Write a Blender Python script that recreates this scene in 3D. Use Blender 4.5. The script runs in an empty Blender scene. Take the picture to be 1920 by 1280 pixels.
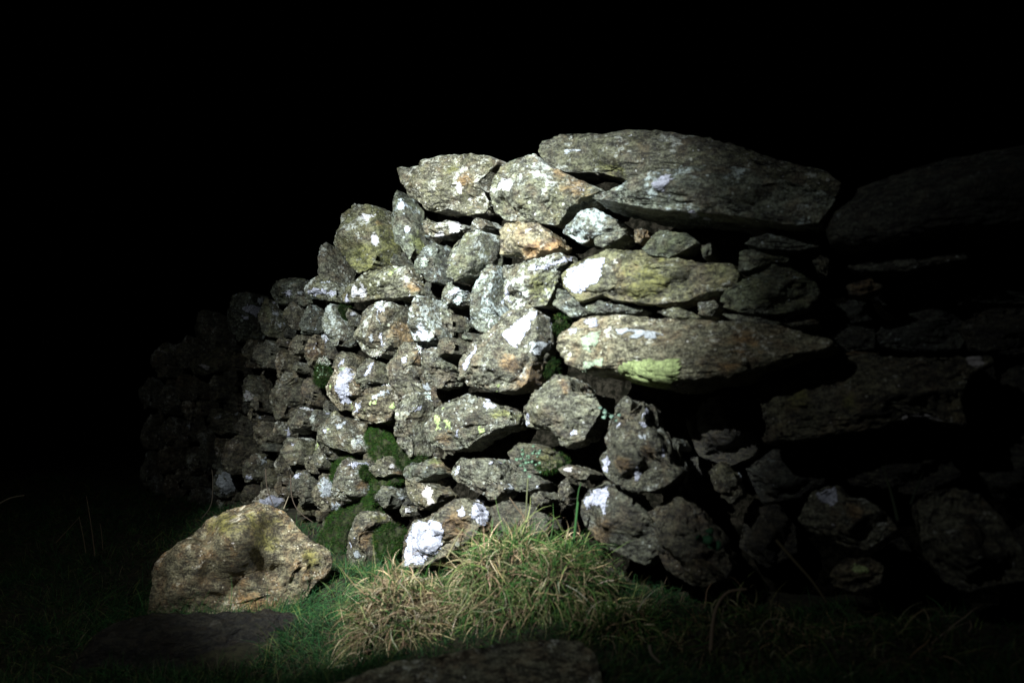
import bpy, bmesh, math, random
import numpy as np
from mathutils import Vector
random.seed(7)
scene = bpy.context.scene
COL = scene.collection

# ------------------------------------------------------------------ camera, world, torch light, exposure
CAM = np.array([0.0, 0.0, 0.52])
FPX = 1707.0                       # focal length in pixels of the 1920 px wide photograph
PITCH = math.atan(120.0 / FPX)
cam_data = bpy.data.cameras.new("camera")
cam = bpy.data.objects.new("camera", cam_data)
COL.objects.link(cam)
cam.location = CAM
cam.rotation_euler = (math.pi / 2 + PITCH, 0, 0)
cam_data.sensor_width = 36.0
cam_data.lens = 36.0 * FPX / 1920.0
cam_data.clip_start = 0.05
cam_data.clip_end = 500
cam_data.dof.use_dof = True
cam_data.dof.focus_distance = 3.6
cam_data.dof.aperture_fstop = 2.5
scene.camera = cam

world = bpy.data.worlds.new("World")
scene.world = world
world.use_nodes = True
wn = world.node_tree
sky = wn.nodes.new("ShaderNodeTexSky")
sky.sky_type = 'NISHITA'
sky.sun_disc = False
sky.sun_elevation = math.radians(-9)
sky.sun_rotation = math.radians(120)
wn.links.new(sky.outputs[0], wn.nodes["Background"].inputs[0])
wn.nodes["Background"].inputs[1].default_value = 0.15

# the photographer's torch, held up to the left of the camera: a hot spot with a weak spill round it
TORCH_AT = Vector((-1.05, 0.55, 1.85))
TORCH_AIM = Vector((-0.235, 3.05, 0.67))
for _name, _watt, _cone in (("torch_hot_spot", 2300, 47.5), ("torch_spill", 62, 95)):
    torch = bpy.data.lights.new(_name, 'SPOT')
    torch.energy = _watt
    torch.color = (0.89, 0.945, 1.0)
    torch.shadow_soft_size = 0.018
    torch.spot_size = math.radians(_cone)
    torch.spot_blend = 1.0
    torch_ob = bpy.data.objects.new(_name, torch)
    COL.objects.link(torch_ob)
    torch_ob.location = TORCH_AT
    torch_ob.rotation_euler = (TORCH_AIM - TORCH_AT).to_track_quat('-Z', 'Y').to_euler()

scene.view_settings.view_transform = 'Standard'
scene.view_settings.look = 'None'
scene.view_settings.exposure = 0.0
scene.view_settings.gamma = 1.0
scene.cycles.max_bounces = 4
scene.cycles.diffuse_bounces = 1

# ------------------------------------------------------------------ geometry of the view and of the wall
CF = np.array([0, math.cos(PITCH), math.sin(PITCH)])
CU = np.array([0, -math.sin(PITCH), math.cos(PITCH)])
CR = np.array([1.0, 0, 0])

def ray(x, y):
    x = np.asarray(x, float); y = np.asarray(y, float)
    d = CF + np.multiply.outer((x - 960) / FPX, CR) + np.multiply.outer((640 - y) / FPX, CU)
    return d / d[..., 1:2]

def at(x, y, depth):
    r = ray(x, y)
    return CAM + r * np.asarray(depth)[..., None]

def project(P):
    q = P - CAM
    f = q @ CF
    return np.stack([960 + FPX * (q @ CR) / f, 640 - FPX * (q @ CU) / f], -1)

WX = [0, 200, 300, 400, 500, 600, 700, 800, 900, 1000, 1100, 1300, 1500, 1700, 1920, 2200]
WD = [6.8, 5.75, 5.25, 4.8, 4.35, 3.95, 3.57, 3.24, 2.97, 2.77, 2.62, 2.42, 2.3, 2.2, 2.1, 2.0]
_xs = np.arange(-100, 2300, 10.0)
_ds = np.interp(_xs, WX, WD)
_k = np.exp(-0.5 * (np.arange(-12, 13) / 5.0) ** 2); _k /= _k.sum()
_ds = np.convolve(np.pad(_ds, 12, mode='edge'), _k, 'valid')
BATTER = 0.12

def wall_depth(x, y):
    d = np.interp(x, _xs, _ds)
    r = ray(x, y)
    for _ in range(3):
        z = CAM[2] + r[..., 2] * d
        d = np.interp(x, _xs, _ds) + BATTER * (z - 0.4)
    return d

def wall_normal(x, y):
    a = at(np.array(x - 30.0), np.array(y), wall_depth(np.array(x - 30.0), np.array(y)))
    b = at(np.array(x + 30.0), np.array(y), wall_depth(np.array(x + 30.0), np.array(y)))
    t = b - a; t[2] = 0; t /= np.linalg.norm(t)
    n = np.array([t[1], -t[0], 0.12])
    return n / np.linalg.norm(n)

# ------------------------------------------------------------------ noise
def _hash(ix, iy, iz, seed):
    h = (ix.astype(np.int64) * 374761393 + iy.astype(np.int64) * 668265263 + iz.astype(np.int64) * 2147483647 + seed * 1274126177) & 0xFFFFFFFF
    h = ((h ^ (h >> 13)) * 1274126177) & 0xFFFFFFFF
    h = ((h ^ (h >> 16)) * 2246822519) & 0xFFFFFFFF
    return ((h ^ (h >> 15)) & 0xFFFFFF) / float(0xFFFFFF)

def vnoise(P, seed=0):
    i = np.floor(P); f = P - i
    f = f * f * f * (f * (f * 6 - 15) + 10)
    ix, iy, iz = i[:, 0], i[:, 1], i[:, 2]
    fx, fy, fz = f[:, 0], f[:, 1], f[:, 2]
    def H(a, b, c): return _hash(ix + a, iy + b, iz + c, seed)
    x00 = H(0, 0, 0) * (1 - fx) + H(1, 0, 0) * fx
    x10 = H(0, 1, 0) * (1 - fx) + H(1, 1, 0) * fx
    x01 = H(0, 0, 1) * (1 - fx) + H(1, 0, 1) * fx
    x11 = H(0, 1, 1) * (1 - fx) + H(1, 1, 1) * fx
    return ((x00 * (1 - fy) + x10 * fy) * (1 - fz) + (x01 * (1 - fy) + x11 * fy) * fz) * 2 - 1

def fbm(P, oct=4, seed=0, gain=0.5):
    s = 0; a = 1.0; t = 0
    for o in range(oct):
        s = s + a * vnoise(P * (2.03 ** o) + 17.3 * o, seed + o); t += a; a *= gain
    return s / t

def ridged(P, oct=3, seed=0):
    s = 0; a = 1.0; t = 0
    for o in range(oct):
        s = s + a * (1 - 2 * np.abs(vnoise(P * (2.1 ** o) + 9.1 * o, seed + o))); t += a; a *= 0.5
    return s / t

# ------------------------------------------------------------------ mesh helpers
def mk_mesh(name, V, F, smooth=True):
    V = np.ascontiguousarray(V, np.float32); F = np.ascontiguousarray(F, np.int32)
    k = F.shape[1]
    me = bpy.data.meshes.new(name)
    me.vertices.add(len(V)); me.vertices.foreach_set("co", V.ravel())
    me.loops.add(F.size); me.loops.foreach_set("vertex_index", F.ravel())
    me.polygons.add(len(F))
    me.polygons.foreach_set("loop_start", np.arange(0, F.size, k, dtype=np.int32))
    try:
        me.polygons.foreach_set("loop_total", np.full(len(F), k, np.int32))
    except Exception:
        pass
    me.polygons.foreach_set("use_smooth", np.full(len(F), smooth))
    me.update(calc_edges=True); me.validate()
    return me

def point_color(me, name, C):
    a = me.attributes.new(name, 'FLOAT_COLOR', 'POINT')
    a.data.foreach_set("color", np.ascontiguousarray(C, np.float32).ravel())

def link(name, me, mat, loc=(0, 0, 0), parent=None):
    o = bpy.data.objects.new(name, me); COL.objects.link(o)
    if mat: me.materials.append(mat)
    o.location = loc
    if parent: o.parent = parent
    return o

def tag(o, label=None, cat=None, group=None, kind=None):
    if label: o["label"] = label
    if cat: o["category"] = cat
    if group: o["group"] = group
    if kind: o["kind"] = kind
    return o

_ico = {}
def ico(n):
    if n not in _ico:
        bm = bmesh.new(); bmesh.ops.create_icosphere(bm, subdivisions=n, radius=1.0)
        bm.verts.ensure_lookup_table()
        V = np.array([v.co[:] for v in bm.verts]); F = np.array([[v.index for v in f.verts] for f in bm.faces])
        bm.free(); _ico[n] = (V / np.linalg.norm(V, axis=1, keepdims=True), F)
    return _ico[n]

def vnormals(V, F):
    fn = np.cross(V[F[:, 1]] - V[F[:, 0]], V[F[:, 2]] - V[F[:, 0]])
    N = np.zeros_like(V)
    for k in range(3):
        for c in range(3):
            N[:, c] += np.bincount(F[:, k], fn[:, c], minlength=len(V))
    return N / (np.linalg.norm(N, axis=1, keepdims=True) + 1e-12)

# ------------------------------------------------------------------ materials
def nt(mat):
    mat.use_nodes = True
    t = mat.node_tree; t.nodes.clear(); return t

class NB:
    """small node builder"""
    def __init__(s, t): s.t = t
    def n(s, typ, **kw):
        nd = s.t.nodes.new(typ)
        for k, v in kw.items(): setattr(nd, k, v)
        return nd
    def put(s, sock, v):
        if isinstance(v, bpy.types.NodeSocket): s.t.links.new(v, sock)
        elif v is not None: sock.default_value = v
    def math(s, op, a, b=None, c=None, clamp=False):
        m = s.n("ShaderNodeMath", operation=op, use_clamp=clamp)
        s.put(m.inputs[0], a); s.put(m.inputs[1], b)
        if c is not None: s.put(m.inputs[2], c)
        return m.outputs[0]
    def noise(s, vec, scale, detail=4, rough=0.55, dist=0.0, out=0):
        m = s.n("ShaderNodeTexNoise"); s.put(m.inputs["Vector"], vec)
        m.inputs["Scale"].default_value = scale; m.inputs["Detail"].default_value = detail
        m.inputs["Roughness"].default_value = rough; m.inputs["Distortion"].default_value = dist
        return m.outputs[out]
    def voro(s, vec, scale, feature='F1', out="Distance"):
        m = s.n("ShaderNodeTexVoronoi", feature=feature); s.put(m.inputs["Vector"], vec)
        m.inputs["Scale"].default_value = scale
        return m.outputs[out]
    def step(s, v, lo, hi):
        m = s.n("ShaderNodeMapRange", interpolation_type='SMOOTHSTEP')
        s.put(m.inputs[0], v); s.put(m.inputs[1], lo); s.put(m.inputs[2], hi)
        m.inputs[3].default_value = 0; m.inputs[4].default_value = 1
        return m.outputs[0]
    def mix(s, f, a, b):
        m = s.n("ShaderNodeMix", data_type='RGBA')
        s.put(m.inputs[0], f); s.put(m.inputs[6], a if isinstance(a, bpy.types.NodeSocket) else (*a, 1)); s.put(m.inputs[7], b if isinstance(b, bpy.types.NodeSocket) else (*b, 1))
        return m.outputs[2]
    def mul(s, col, f):
        m = s.n("ShaderNodeVectorMath", operation='SCALE'); s.put(m.inputs[0], col); s.put(m.inputs[3], f); return m.outputs[0]
    def out(s, col, rough=0.9, bump=None, dist=0.004, strength=1.0, spec=0.25):
        b = s.n("ShaderNodeBsdfPrincipled"); o = s.n("ShaderNodeOutputMaterial")
        s.put(b.inputs["Base Color"], col if isinstance(col, bpy.types.NodeSocket) else (*col, 1)); s.put(b.inputs["Roughness"], rough)
        b.inputs["Specular IOR Level"].default_value = spec
        if bump is not None:
            bp = s.n("ShaderNodeBump"); bp.inputs["Strength"].default_value = strength; bp.inputs["Distance"].default_value = dist
            s.put(bp.inputs["Height"], bump); s.t.links.new(bp.outputs[0], b.inputs["Normal"])
        s.t.links.new(b.outputs[0], o.inputs[0])
        return b

def stone_material():
    """object colour: R lichen cover, G green film, B rust, A tone"""
    mat = bpy.data.materials.new("weathered_stone"); b = NB(nt(mat))
    oi = b.n("ShaderNodeObjectInfo"); tc = b.n("ShaderNodeTexCoord")
    sep = b.n("ShaderNodeSeparateColor"); b.t.links.new(oi.outputs["Color"], sep.inputs[0])
    L, G, O = sep.outputs[0], sep.outputs[1], sep.outputs[2]; A = oi.outputs["Alpha"]
    off = b.n("ShaderNodeVectorMath", operation='SCALE'); comb = b.n("ShaderNodeCombineXYZ")
    for i, k in enumerate((31.0, 47.0, 59.0)): b.put(comb.inputs[i], b.math('MULTIPLY', oi.outputs["Random"], k))
    add = b.n("ShaderNodeVectorMath", operation='ADD'); b.put(add.inputs[0], tc.outputs["Object"]); b.put(add.inputs[1], comb.outputs[0])
    psc = b.n('ShaderNodeVectorMath', operation='SCALE'); b.put(psc.inputs[0], add.outputs[0]); b.put(psc.inputs[3], b.math('MULTIPLY_ADD', b.math('FRACT', b.math('MULTIPLY', oi.outputs['Random'], 13.7)), 0.75, 0.62))
    P = psc.outputs[0]
    big = b.noise(P, 11, 5, 0.6)
    mp = b.n('ShaderNodeMapping'); b.put(mp.inputs['Vector'], P); mp.inputs['Scale'].default_value = (0.8, 0.8, 1.9); mp.inputs['Rotation'].default_value = (0.0, 0.2, 0.0)
    PS = mp.outputs[0]
    med = b.noise(PS, 36, 8, 0.72)
    fin = b.noise(P, 170, 5, 0.7)
    mott = b.noise(PS, 70, 6, 0.75, 0.6)
    v = b.math('ADD', b.math('MULTIPLY', med, 0.45), b.math('ADD', b.math('MULTIPLY', fin, 0.3), b.math('MULTIPLY', mott, 0.25)))
    t = b.step(v, 0.435, 0.585)
    col = b.mix(t, (0.012, 0.011, 0.006), (0.165, 0.17, 0.118))
    gr = b.noise(P, 150, 3, 0.75)
    gam = b.math('MULTIPLY_ADD', L, 0.42, 0.06)
    col = b.mix(b.math('MULTIPLY', b.step(gr, 0.55, 0.64), gam), col, (0.44, 0.45, 0.40))
    col = b.mix(b.math('MULTIPLY', b.step(gr, 0.47, 0.38), 0.75), col, (0.018, 0.016, 0.010))
    # warm brown clouding
    col = b.mix(b.math('MULTIPLY', b.step(b.noise(P, 16, 6, 0.65), 0.44, 0.66), 0.7), col, b.mix(t, (0.018, 0.012, 0.006), (0.145, 0.112, 0.068)))
    # green algal film
    gm = b.math('MULTIPLY', b.step(b.noise(P, 13, 5, 0.6), b.math('SUBTRACT', 0.58, b.math('MULTIPLY', G, 0.35)), 0.70), b.math('MULTIPLY', G, 0.85, clamp=True))
    col = b.mix(gm, col, b.mix(t, (0.022, 0.024, 0.005), (0.17, 0.18, 0.07)))
    # rust
    om = b.math('MULTIPLY', b.step(b.noise(P, 14, 6, 0.6, 0.4), b.math('SUBTRACT', 0.72, b.math('MULTIPLY', O, 0.30)), 0.76), b.math('MULTIPLY', O, 1.0, clamp=True))
    col = b.mix(om, col, b.mix(t, (0.04, 0.022, 0.008), (0.22, 0.135, 0.055)))
    # grey crust lichen film, speckled
    ge = b.n('ShaderNodeNewGeometry'); sx = b.n('ShaderNodeSeparateXYZ'); b.t.links.new(ge.outputs['Normal'], sx.inputs[0])
    lf = b.math('ADD', b.math('ADD', b.math('MULTIPLY', b.noise(P, 14, 7, 0.66), 0.6), b.math('MULTIPLY', b.noise(P, 70, 6, 0.72), 0.4)), b.math('MULTIPLY', sx.outputs[2], 0.045))
    lm = b.step(lf, b.math('SUBTRACT', 0.62, b.math('MULTIPLY', L, 0.16)), b.math('SUBTRACT', 0.69, b.math('MULTIPLY', L, 0.15)))
    spk = b.step(fin, 0.36, 0.52)
    col = b.mix(b.math('MULTIPLY', lm, b.math('MULTIPLY_ADD', spk, 0.60, 0.22)), col, (0.44, 0.475, 0.445))
    # white crust, sharper and rarer
    wf = b.math('ADD', b.math('MULTIPLY', b.noise(P, 26, 6, 0.6, 0.5), 0.75), b.math('MULTIPLY', b.noise(P, 130, 4, 0.7), 0.25))
    wm = b.step(wf, b.math('SUBTRACT', 0.69, b.math('MULTIPLY', L, 0.105)), b.math('SUBTRACT', 0.705, b.math('MULTIPLY', L, 0.105)))
    col = b.mix(b.math('MULTIPLY', wm, b.math('MULTIPLY_ADD', spk, 0.35, 0.6)), col, (0.52, 0.53, 0.58))
    # round pale dots of young lichen
    vd = b.n("ShaderNodeTexVoronoi"); b.put(vd.inputs["Vector"], P); vd.inputs["Scale"].default_value = 55
    sc = b.n("ShaderNodeSeparateColor"); b.t.links.new(vd.outputs["Color"], sc.inputs[0])
    rad = b.math('MULTIPLY', b.step(sc.outputs[0], 0.70, 1.0), b.math('MULTIPLY_ADD', L, 0.3, 0.16))
    dm = b.step(b.math('SUBTRACT', b.math('ADD', rad, b.math('MULTIPLY', b.math('SUBTRACT', fin, 0.5), 0.14)), vd.outputs["Distance"]), 0.0, 0.05)
    col = b.mix(b.math('MULTIPLY', dm, 0.65), col, b.mix(sc.outputs[1], (0.42, 0.45, 0.35), (0.50, 0.51, 0.51)))
    # marks placed on single stones: r white, g moss, b rust, a dark
    at_ = b.n("ShaderNodeAttribute", attribute_name="marks")
    sm = b.n("ShaderNodeSeparateColor"); b.t.links.new(at_.outputs["Color"], sm.inputs[0])
    jit = b.math('MULTIPLY', b.math('SUBTRACT', b.math('ADD', b.math('MULTIPLY', med, 0.5), b.math('MULTIPLY', mott, 0.5)), 0.5), 1.9)
    def mk(s, c, k=1.0, lo=0.42, hi=0.56):
        nonlocal col
        m = b.step(b.math('ADD', s, b.math('MULTIPLY', jit, b.step(s, 0.0, 0.25))), lo, hi)
        col = b.mix(b.math('MULTIPLY', m, k), col, c)
    mk(sm.outputs[2], b.mix(t, (0.05, 0.027, 0.010), (0.26, 0.16, 0.065)), 0.62, 0.2, 0.9)
    mk(sm.outputs[1], b.mix(t, (0.025, 0.028, 0.006), (0.18, 0.185, 0.06)), 0.85, 0.25, 0.9)
    mk(sm.outputs[0], b.mix(spk, (0.32, 0.33, 0.34), (0.52, 0.53, 0.58)), 0.95)
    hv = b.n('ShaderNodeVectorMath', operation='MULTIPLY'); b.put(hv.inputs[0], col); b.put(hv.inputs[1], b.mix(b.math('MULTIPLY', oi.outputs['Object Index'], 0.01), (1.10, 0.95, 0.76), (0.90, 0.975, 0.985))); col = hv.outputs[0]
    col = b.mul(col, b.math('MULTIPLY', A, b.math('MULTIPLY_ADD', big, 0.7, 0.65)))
    pits = b.voro(P, 95)
    h = b.math('ADD', b.math('MULTIPLY', med, 1.0), b.math('ADD', b.math('MULTIPLY', fin, 0.55), b.math('ADD', b.math('MULTIPLY', mott, 0.6), b.math('MULTIPLY', pits, 0.25))))
    h = b.math('ADD', h, b.math('MULTIPLY', b.math('MAXIMUM', wm, dm), 0.06))
    b.out(col, b.math('MULTIPLY_ADD', fin, 0.4, 0.38), h, 0.0075, 1.0, 0.4)
    return mat

def lichen_material():
    mat = bpy.data.materials.new("crust_lichen"); b = NB(nt(mat))
    oi = b.n("ShaderNodeObjectInfo"); tc = b.n("ShaderNodeTexCoord"); P = tc.outputs["Object"]
    fin = b.noise(P, 190, 5, 0.7); med = b.noise(P, 60, 7, 0.7); big = b.noise(P, 24, 4, 0.6)
    t = b.step(b.math('ADD', b.math('MULTIPLY', fin, 0.45), b.math('ADD', b.math('MULTIPLY', med, 0.35), b.math('MULTIPLY', big, 0.2))), 0.38, 0.60)
    col = b.mul(oi.outputs["Color"], b.math('MULTIPLY_ADD', t, 0.72, 0.30))
    crack = b.voro(P, 130, 'DISTANCE_TO_EDGE')
    col = b.mix(b.math('MULTIPLY', b.math('SUBTRACT', 1.0, b.step(crack, 0.02, 0.09)), 0.45), col, (0.09, 0.085, 0.07))
    spots = b.step(b.noise(P, 62, 5, 0.75, 1.2), 0.63, 0.68)
    col = b.mix(b.math('MULTIPLY', spots, 0.8), col, (0.10, 0.095, 0.075))
    ed = b.n("ShaderNodeAttribute", attribute_name="rim")
    sh = b.out(col, 0.95, b.math('ADD', med, b.math('MULTIPLY', fin, 0.6)), 0.004, 1.0, 0.1)
    m = b.math('ADD', ed.outputs["Fac"], b.math('MULTIPLY', b.math('SUBTRACT', b.math('ADD', b.math('MULTIPLY', med, 0.6), b.math('MULTIPLY', fin, 0.4)), 0.5), 2.6))
    tr = b.n("ShaderNodeBsdfTransparent"); mx = b.n("ShaderNodeMixShader")
    b.put(mx.inputs[0], b.step(m, 0.30, 0.52)); b.t.links.new(tr.outputs[0], mx.inputs[1]); b.t.links.new(sh.outputs[0], mx.inputs[2])
    out = [n for n in b.t.nodes if n.type == 'OUTPUT_MATERIAL'][0]
    b.t.links.new(mx.outputs[0], out.inputs[0])
    return mat

def plant_material(name, rough=0.5, spec=0.3):
    mat = bpy.data.materials.new(name); b = NB(nt(mat))
    a = b.n("ShaderNodeAttribute", attribute_name="tint")
    b.out(a.outputs["Color"], rough, None, spec=spec)
    return mat

def earth_material():
    mat = bpy.data.materials.new("dark_earth"); b = NB(nt(mat))
    tc = b.n("ShaderNodeTexCoord"); P = tc.outputs["Object"]
    m = b.noise(P, 30, 8, 0.7)
    col = b.mix(b.step(m, 0.35, 0.65), (0.012, 0.010, 0.006), (0.04, 0.038, 0.018))
    b.out(col, 0.95, m, 0.02)
    return mat

def rubble_material():
    mat = bpy.data.materials.new("packed_rubble"); b = NB(nt(mat))
    tc = b.n("ShaderNodeTexCoord"); P = tc.outputs["Object"]
    m = b.noise(P, 45, 8, 0.7)
    col = b.mix(b.step(m, 0.4, 0.65), (0.003, 0.003, 0.002), (0.016, 0.014, 0.010))  # near black colour stands in for the deep shade in the gaps
    b.out(col, 1.0, m, 0.01, spec=0.0)
    return mat

M_STONE = stone_material(); M_LICHEN = lichen_material(); M_EARTH = earth_material(); M_RUBBLE = rubble_material()
M_GRASS = plant_material("grass_blades", 0.6, 0.08); M_MOSS = plant_material("moss", 0.8, 0.1); M_STRAW = plant_material("dry_straw", 0.75, 0.08)
M_TUFT = plant_material("bushy_lichen", 0.9, 0.05)

# ------------------------------------------------------------------ stones
LICHEN_RGB = {'w': (0.47, 0.485, 0.55), 'y': (0.40, 0.49, 0.20), 'g': (0.34, 0.42, 0.28), 'p': (0.42, 0.455, 0.46)}
STONES = {}

def poly_radius(poly, th):
    """outermost hit of rays from the origin with a closed polygon"""
    n = len(poly); r = np.zeros_like(th)
    dx, dy = np.cos(th), np.sin(th)
    for i in range(n):
        a = poly[i]; e = poly[(i + 1) % n] - a
        den = dx * e[1] - dy * e[0]
        den = np.where(np.abs(den) < 1e-9, 1e-9, den)
        t = (a[0] * e[1] - a[1] * e[0]) / den
        s = (a[0] * dy - a[1] * dx) / den
        ok = (s >= -1e-6) & (s <= 1 + 1e-6) & (t > 0)
        r = np.where(ok, np.maximum(r, t), r)
    return r

def poly_sd(pts, poly):
    """signed distance, positive inside"""
    poly = np.asarray(poly, float); n = len(poly)
    d = np.full(len(pts), 1e9); ins = np.zeros(len(pts), bool)
    for i in range(n):
        a = poly[i]; b = poly[(i + 1) % n]; e = b - a
        t = np.clip(((pts - a) @ e) / (e @ e + 1e-9), 0, 1)
        d = np.minimum(d, np.linalg.norm(pts - (a + t[:, None] * e), axis=1))
        c = ((a[1] > pts[:, 1]) != (b[1] > pts[:, 1]))
        xs = a[0] + (pts[:, 1] - a[1]) * e[0] / (e[1] if abs(e[1]) > 1e-9 else 1e-9)
        ins ^= c & (pts[:, 0] < xs)
    return np.where(ins, d, -d)

_count = [0]
def stone(label, pts, tone=1.0, L=0.5, G=0.3, O=0.15, dz=0.0, bulge=0.95, back=None, e=0.57, strata=0.55, facets=12, rough=1.0,
          marks=(), crust=(), dents=(), depth=None, up=0.0, group="stones of the dry stone wall", name="wall_stone", cat="stone", sub=None, mat=None, viewk=0.25, grow=0.975, hue=None):
    _count[0] += 1; seed = _count[0] * 13
    rs = np.random.RandomState(seed)
    P2 = np.array(pts, float)
    c = (P2.max(0) + P2.min(0)) / 2 * 0.5 + P2.mean(0) * 0.5
    d0 = (wall_depth(np.array(c[0]), np.array(c[1])) if depth is None else depth) + dz + (rs.uniform(-.03, .03) if depth is None else 0)
    C = at(np.array(c[0]), np.array(c[1]), np.array(d0))
    vdir = CAM - C; vdir /= np.linalg.norm(vdir)
    nw = wall_normal(c[0], c[1]) if depth is None else vdir
    N = nw * (1 - viewk) + vdir * viewk + np.array([0, 0, up]); N /= np.linalg.norm(N)
    U = np.cross(np.array([0, 0, 1.0]), N); U /= np.linalg.norm(U); V = np.cross(N, U)
    # outline in the stone's own plane, in metres
    R = ray(P2[:, 0], P2[:, 1]); t = ((C - CAM) @ N) / (R @ N)
    W = CAM + R * t[:, None] - C
    q = np.stack([W @ U, W @ V], 1)
    pxs_ = max(P2.max(0) - P2.min(0))
    cov = np.cov(q.T); ev, E = np.linalg.eigh(cov)
    ax = E[:, 1]; ay = np.array([-ax[1], ax[0]])
    a = np.stack([q @ ax, q @ ay], 1)
    cen = (a.max(0) + a.min(0)) / 2; a = a - cen
    h = np.abs(a).max(0); a = a / h
    h = h * (grow + (0.05 if pxs_ < 80 else 0)) + 0.002
    th = np.linspace(-np.pi, np.pi, 721)[:-1]
    r = poly_radius(a, th)
    r = np.where(r < 0.05, np.median(r), r)
    g = np.exp(-0.5 * (np.arange(-12, 13) / 2.4) ** 2); g /= g.sum()
    r = np.convolve(np.concatenate([r[-12:], r, r[:12]]), g, 'valid')
    size = min(h)
    pxs = max(P2.max(0) - P2.min(0))
    if sub is None: sub = 6 if (pxs > 150 or (crust and pxs > 60)) else (5 if pxs > 38 else 4)
    S, F = ico(sub)
    x, y, z = S.T
    rho = np.sqrt(x * x + y * y); ang = np.arctan2(y, x)
    rr = np.interp(ang, np.append(th, np.pi), np.append(r, r[0]))
    e_ = e + rs.uniform(-0.08, 0.1)
    rho2 = rho ** e_; z2 = np.sign(z) * np.abs(z) ** e_
    Q = np.stack([np.cos(ang) * rr * rho2, np.sin(ang) * rr * rho2, z2], 1)
    # flat chisel facets on the exposed side
    for k in range(facets):
        ph = rs.uniform(0, 2 * np.pi); zz = rs.uniform(0.35, 0.95); s = math.sqrt(1 - zz * zz)
        n = np.array([math.cos(ph) * s, math.sin(ph) * s, zz]); dk = rs.uniform(0.50, 0.95)
        ex = Q @ n - dk
        m_ = (ex > 0) & (Q[:, 2] > 0)
        Q[:, 2] = np.where(m_, np.maximum(Q[:, 2] - ex / n[2], 0.02 + 0.10 * Q[:, 2]), Q[:, 2])
    # an overhung lower right face and a flat upper left face, as split fieldstone has
    for (cu, cv, cn, lo, hi) in ((0.5, -0.75, 0.55, 0.42, 0.74), (-0.35, -0.8, 0.5, 0.55, 0.85), (-0.6, 0.55, 0.6, 0.6, 0.85)):
        if facets < 4: break
        cu += rs.normal(0, .25); cv += rs.normal(0, .2)
        n = np.array([(cu * ax[0] + cv * ax[1]) * h[0], (cu * ay[0] + cv * ay[1]) * h[1], cn * bulge * size * 1.3]); n /= np.linalg.norm(n)
        ex = Q @ n - rs.uniform(lo, hi)
        m_ = (ex > 0) & (Q[:, 2] > 0)
        Q[:, 2] -= np.where(m_, ex / max(n[2], 0.3) * 0.85, 0)
        Q[:, 2] = np.where(m_, np.maximum(Q[:, 2], 0.05), Q[:, 2])
    size = size if size < .09 else .09 + (size - .09) * .8
    Df = bulge * size; Db = back if back is not None else max(0.13, 1.5 * size)
    w = np.where(Q[:, 2] > 0, Q[:, 2] * Df, Q[:, 2] * Db)
    uv = (Q[:, :2] * h + cen)
    Wd = C + np.outer(uv[:, 0] * ax[0] + uv[:, 1] * ay[0], U) + np.outer(uv[:, 0] * ax[1] + uv[:, 1] * ay[1], V) + np.outer(w, N)
    # relief
    nrm = vnormals(Wd, F)
    att = 0.30 + 0.70 * np.clip(np.abs(z) * 1.6, 0, 1)
    sz = max(size, 0.02); off = rs.uniform(-50, 50, 3)
    disp = 0.13 * sz * fbm(Wd * (1.1 / sz) + off, 3, seed) * att * rough
    big = min(sz, 0.07)
    disp += 0.065 * big * ridged(Wd * (2.0 / big) * 0.8 + off, 3, seed + 5) * att * rough
    tq = (fbm(Wd * (2.4 / big) * 0.6 + off + 7, 3, seed + 51) * 0.5 + 0.5) * 5.0
    tf = np.floor(tq); tr = np.clip((tq - tf - 0.42) / 0.16, 0, 1)
    disp += 0.085 * big * (tf + tr * tr * (3 - 2 * tr) - 2.5) * att * min(rough, 1.2)
    Wd = Wd + nrm * disp[:, None]
    nrm = vnormals(Wd, F)
    disp = 0.0036 * fbm(Wd * 55 + off, 4, seed + 9, 0.6) * rough + 0.002 * np.minimum(0, ridged(Wd * 34 + off, 2, seed + 11)) * rough
    cr = ridged(Wd * np.array([9, 9, 22]) + off, 2, seed + 21)
    disp -= 0.009 * np.clip(cr - 0.62, 0, 1) / 0.45 * rough * min(1, sz / 0.04)
    if strata:
        dirv = V * math.cos(0.12) + U * rs.uniform(-0.2, 0.2) if h[0] < 1e9 else V
        dirv = (ay[0] * U + ay[1] * V)
        sc = (Wd @ dirv) / (0.014 + 0.05 * sz) + 2.2 * fbm(Wd * 9 + off, 3, seed + 3)
        saw = sc - np.floor(sc)
        disp += strata * 0.006 * (np.abs(saw - 0.35) * 2 - 0.5) * np.clip(0.6 + fbm(Wd * 14 + off, 2, seed + 7), 0, 1)
    Wd = Wd + nrm * disp[:, None]
    # settle the stone so that its visible outline keeps the size and place read off the photograph
    if depth is None:
        for _ in range(3):
            pj = project(Wd); j = project(np.stack([C, C + U * .02, C + V * .02]))
            su = (j[1, 0] - j[0, 0]) / .02; sv = (j[2, 1] - j[0, 1]) / .02
            lo, hi = pj.min(0), pj.max(0); mg = 4.0 if pxs > 45 else 2.2; lo0, hi0 = P2.min(0) - mg, P2.max(0) + mg
            kx = np.clip((hi0[0] - lo0[0]) / (hi[0] - lo[0]), .6, 1.3); ky = np.clip((hi0[1] - lo0[1]) / (hi[1] - lo[1]), .7, 1.3)
            rel = Wd - C; au = rel @ U; av = rel @ V; an = rel @ N
            mu = (au.max() + au.min()) / 2; mv = (av.max() + av.min()) / 2
            au2 = mu + (au - mu) * kx + ((lo0[0] + hi0[0]) - (lo[0] + hi[0])) / 2 / su
            av2 = mv + (av - mv) * ky + ((lo0[1] + hi0[1]) - (lo[1] + hi[1])) / 2 / sv
            Wd = C + np.outer(au2, U) + np.outer(av2, V) + np.outer(an, N)
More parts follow.
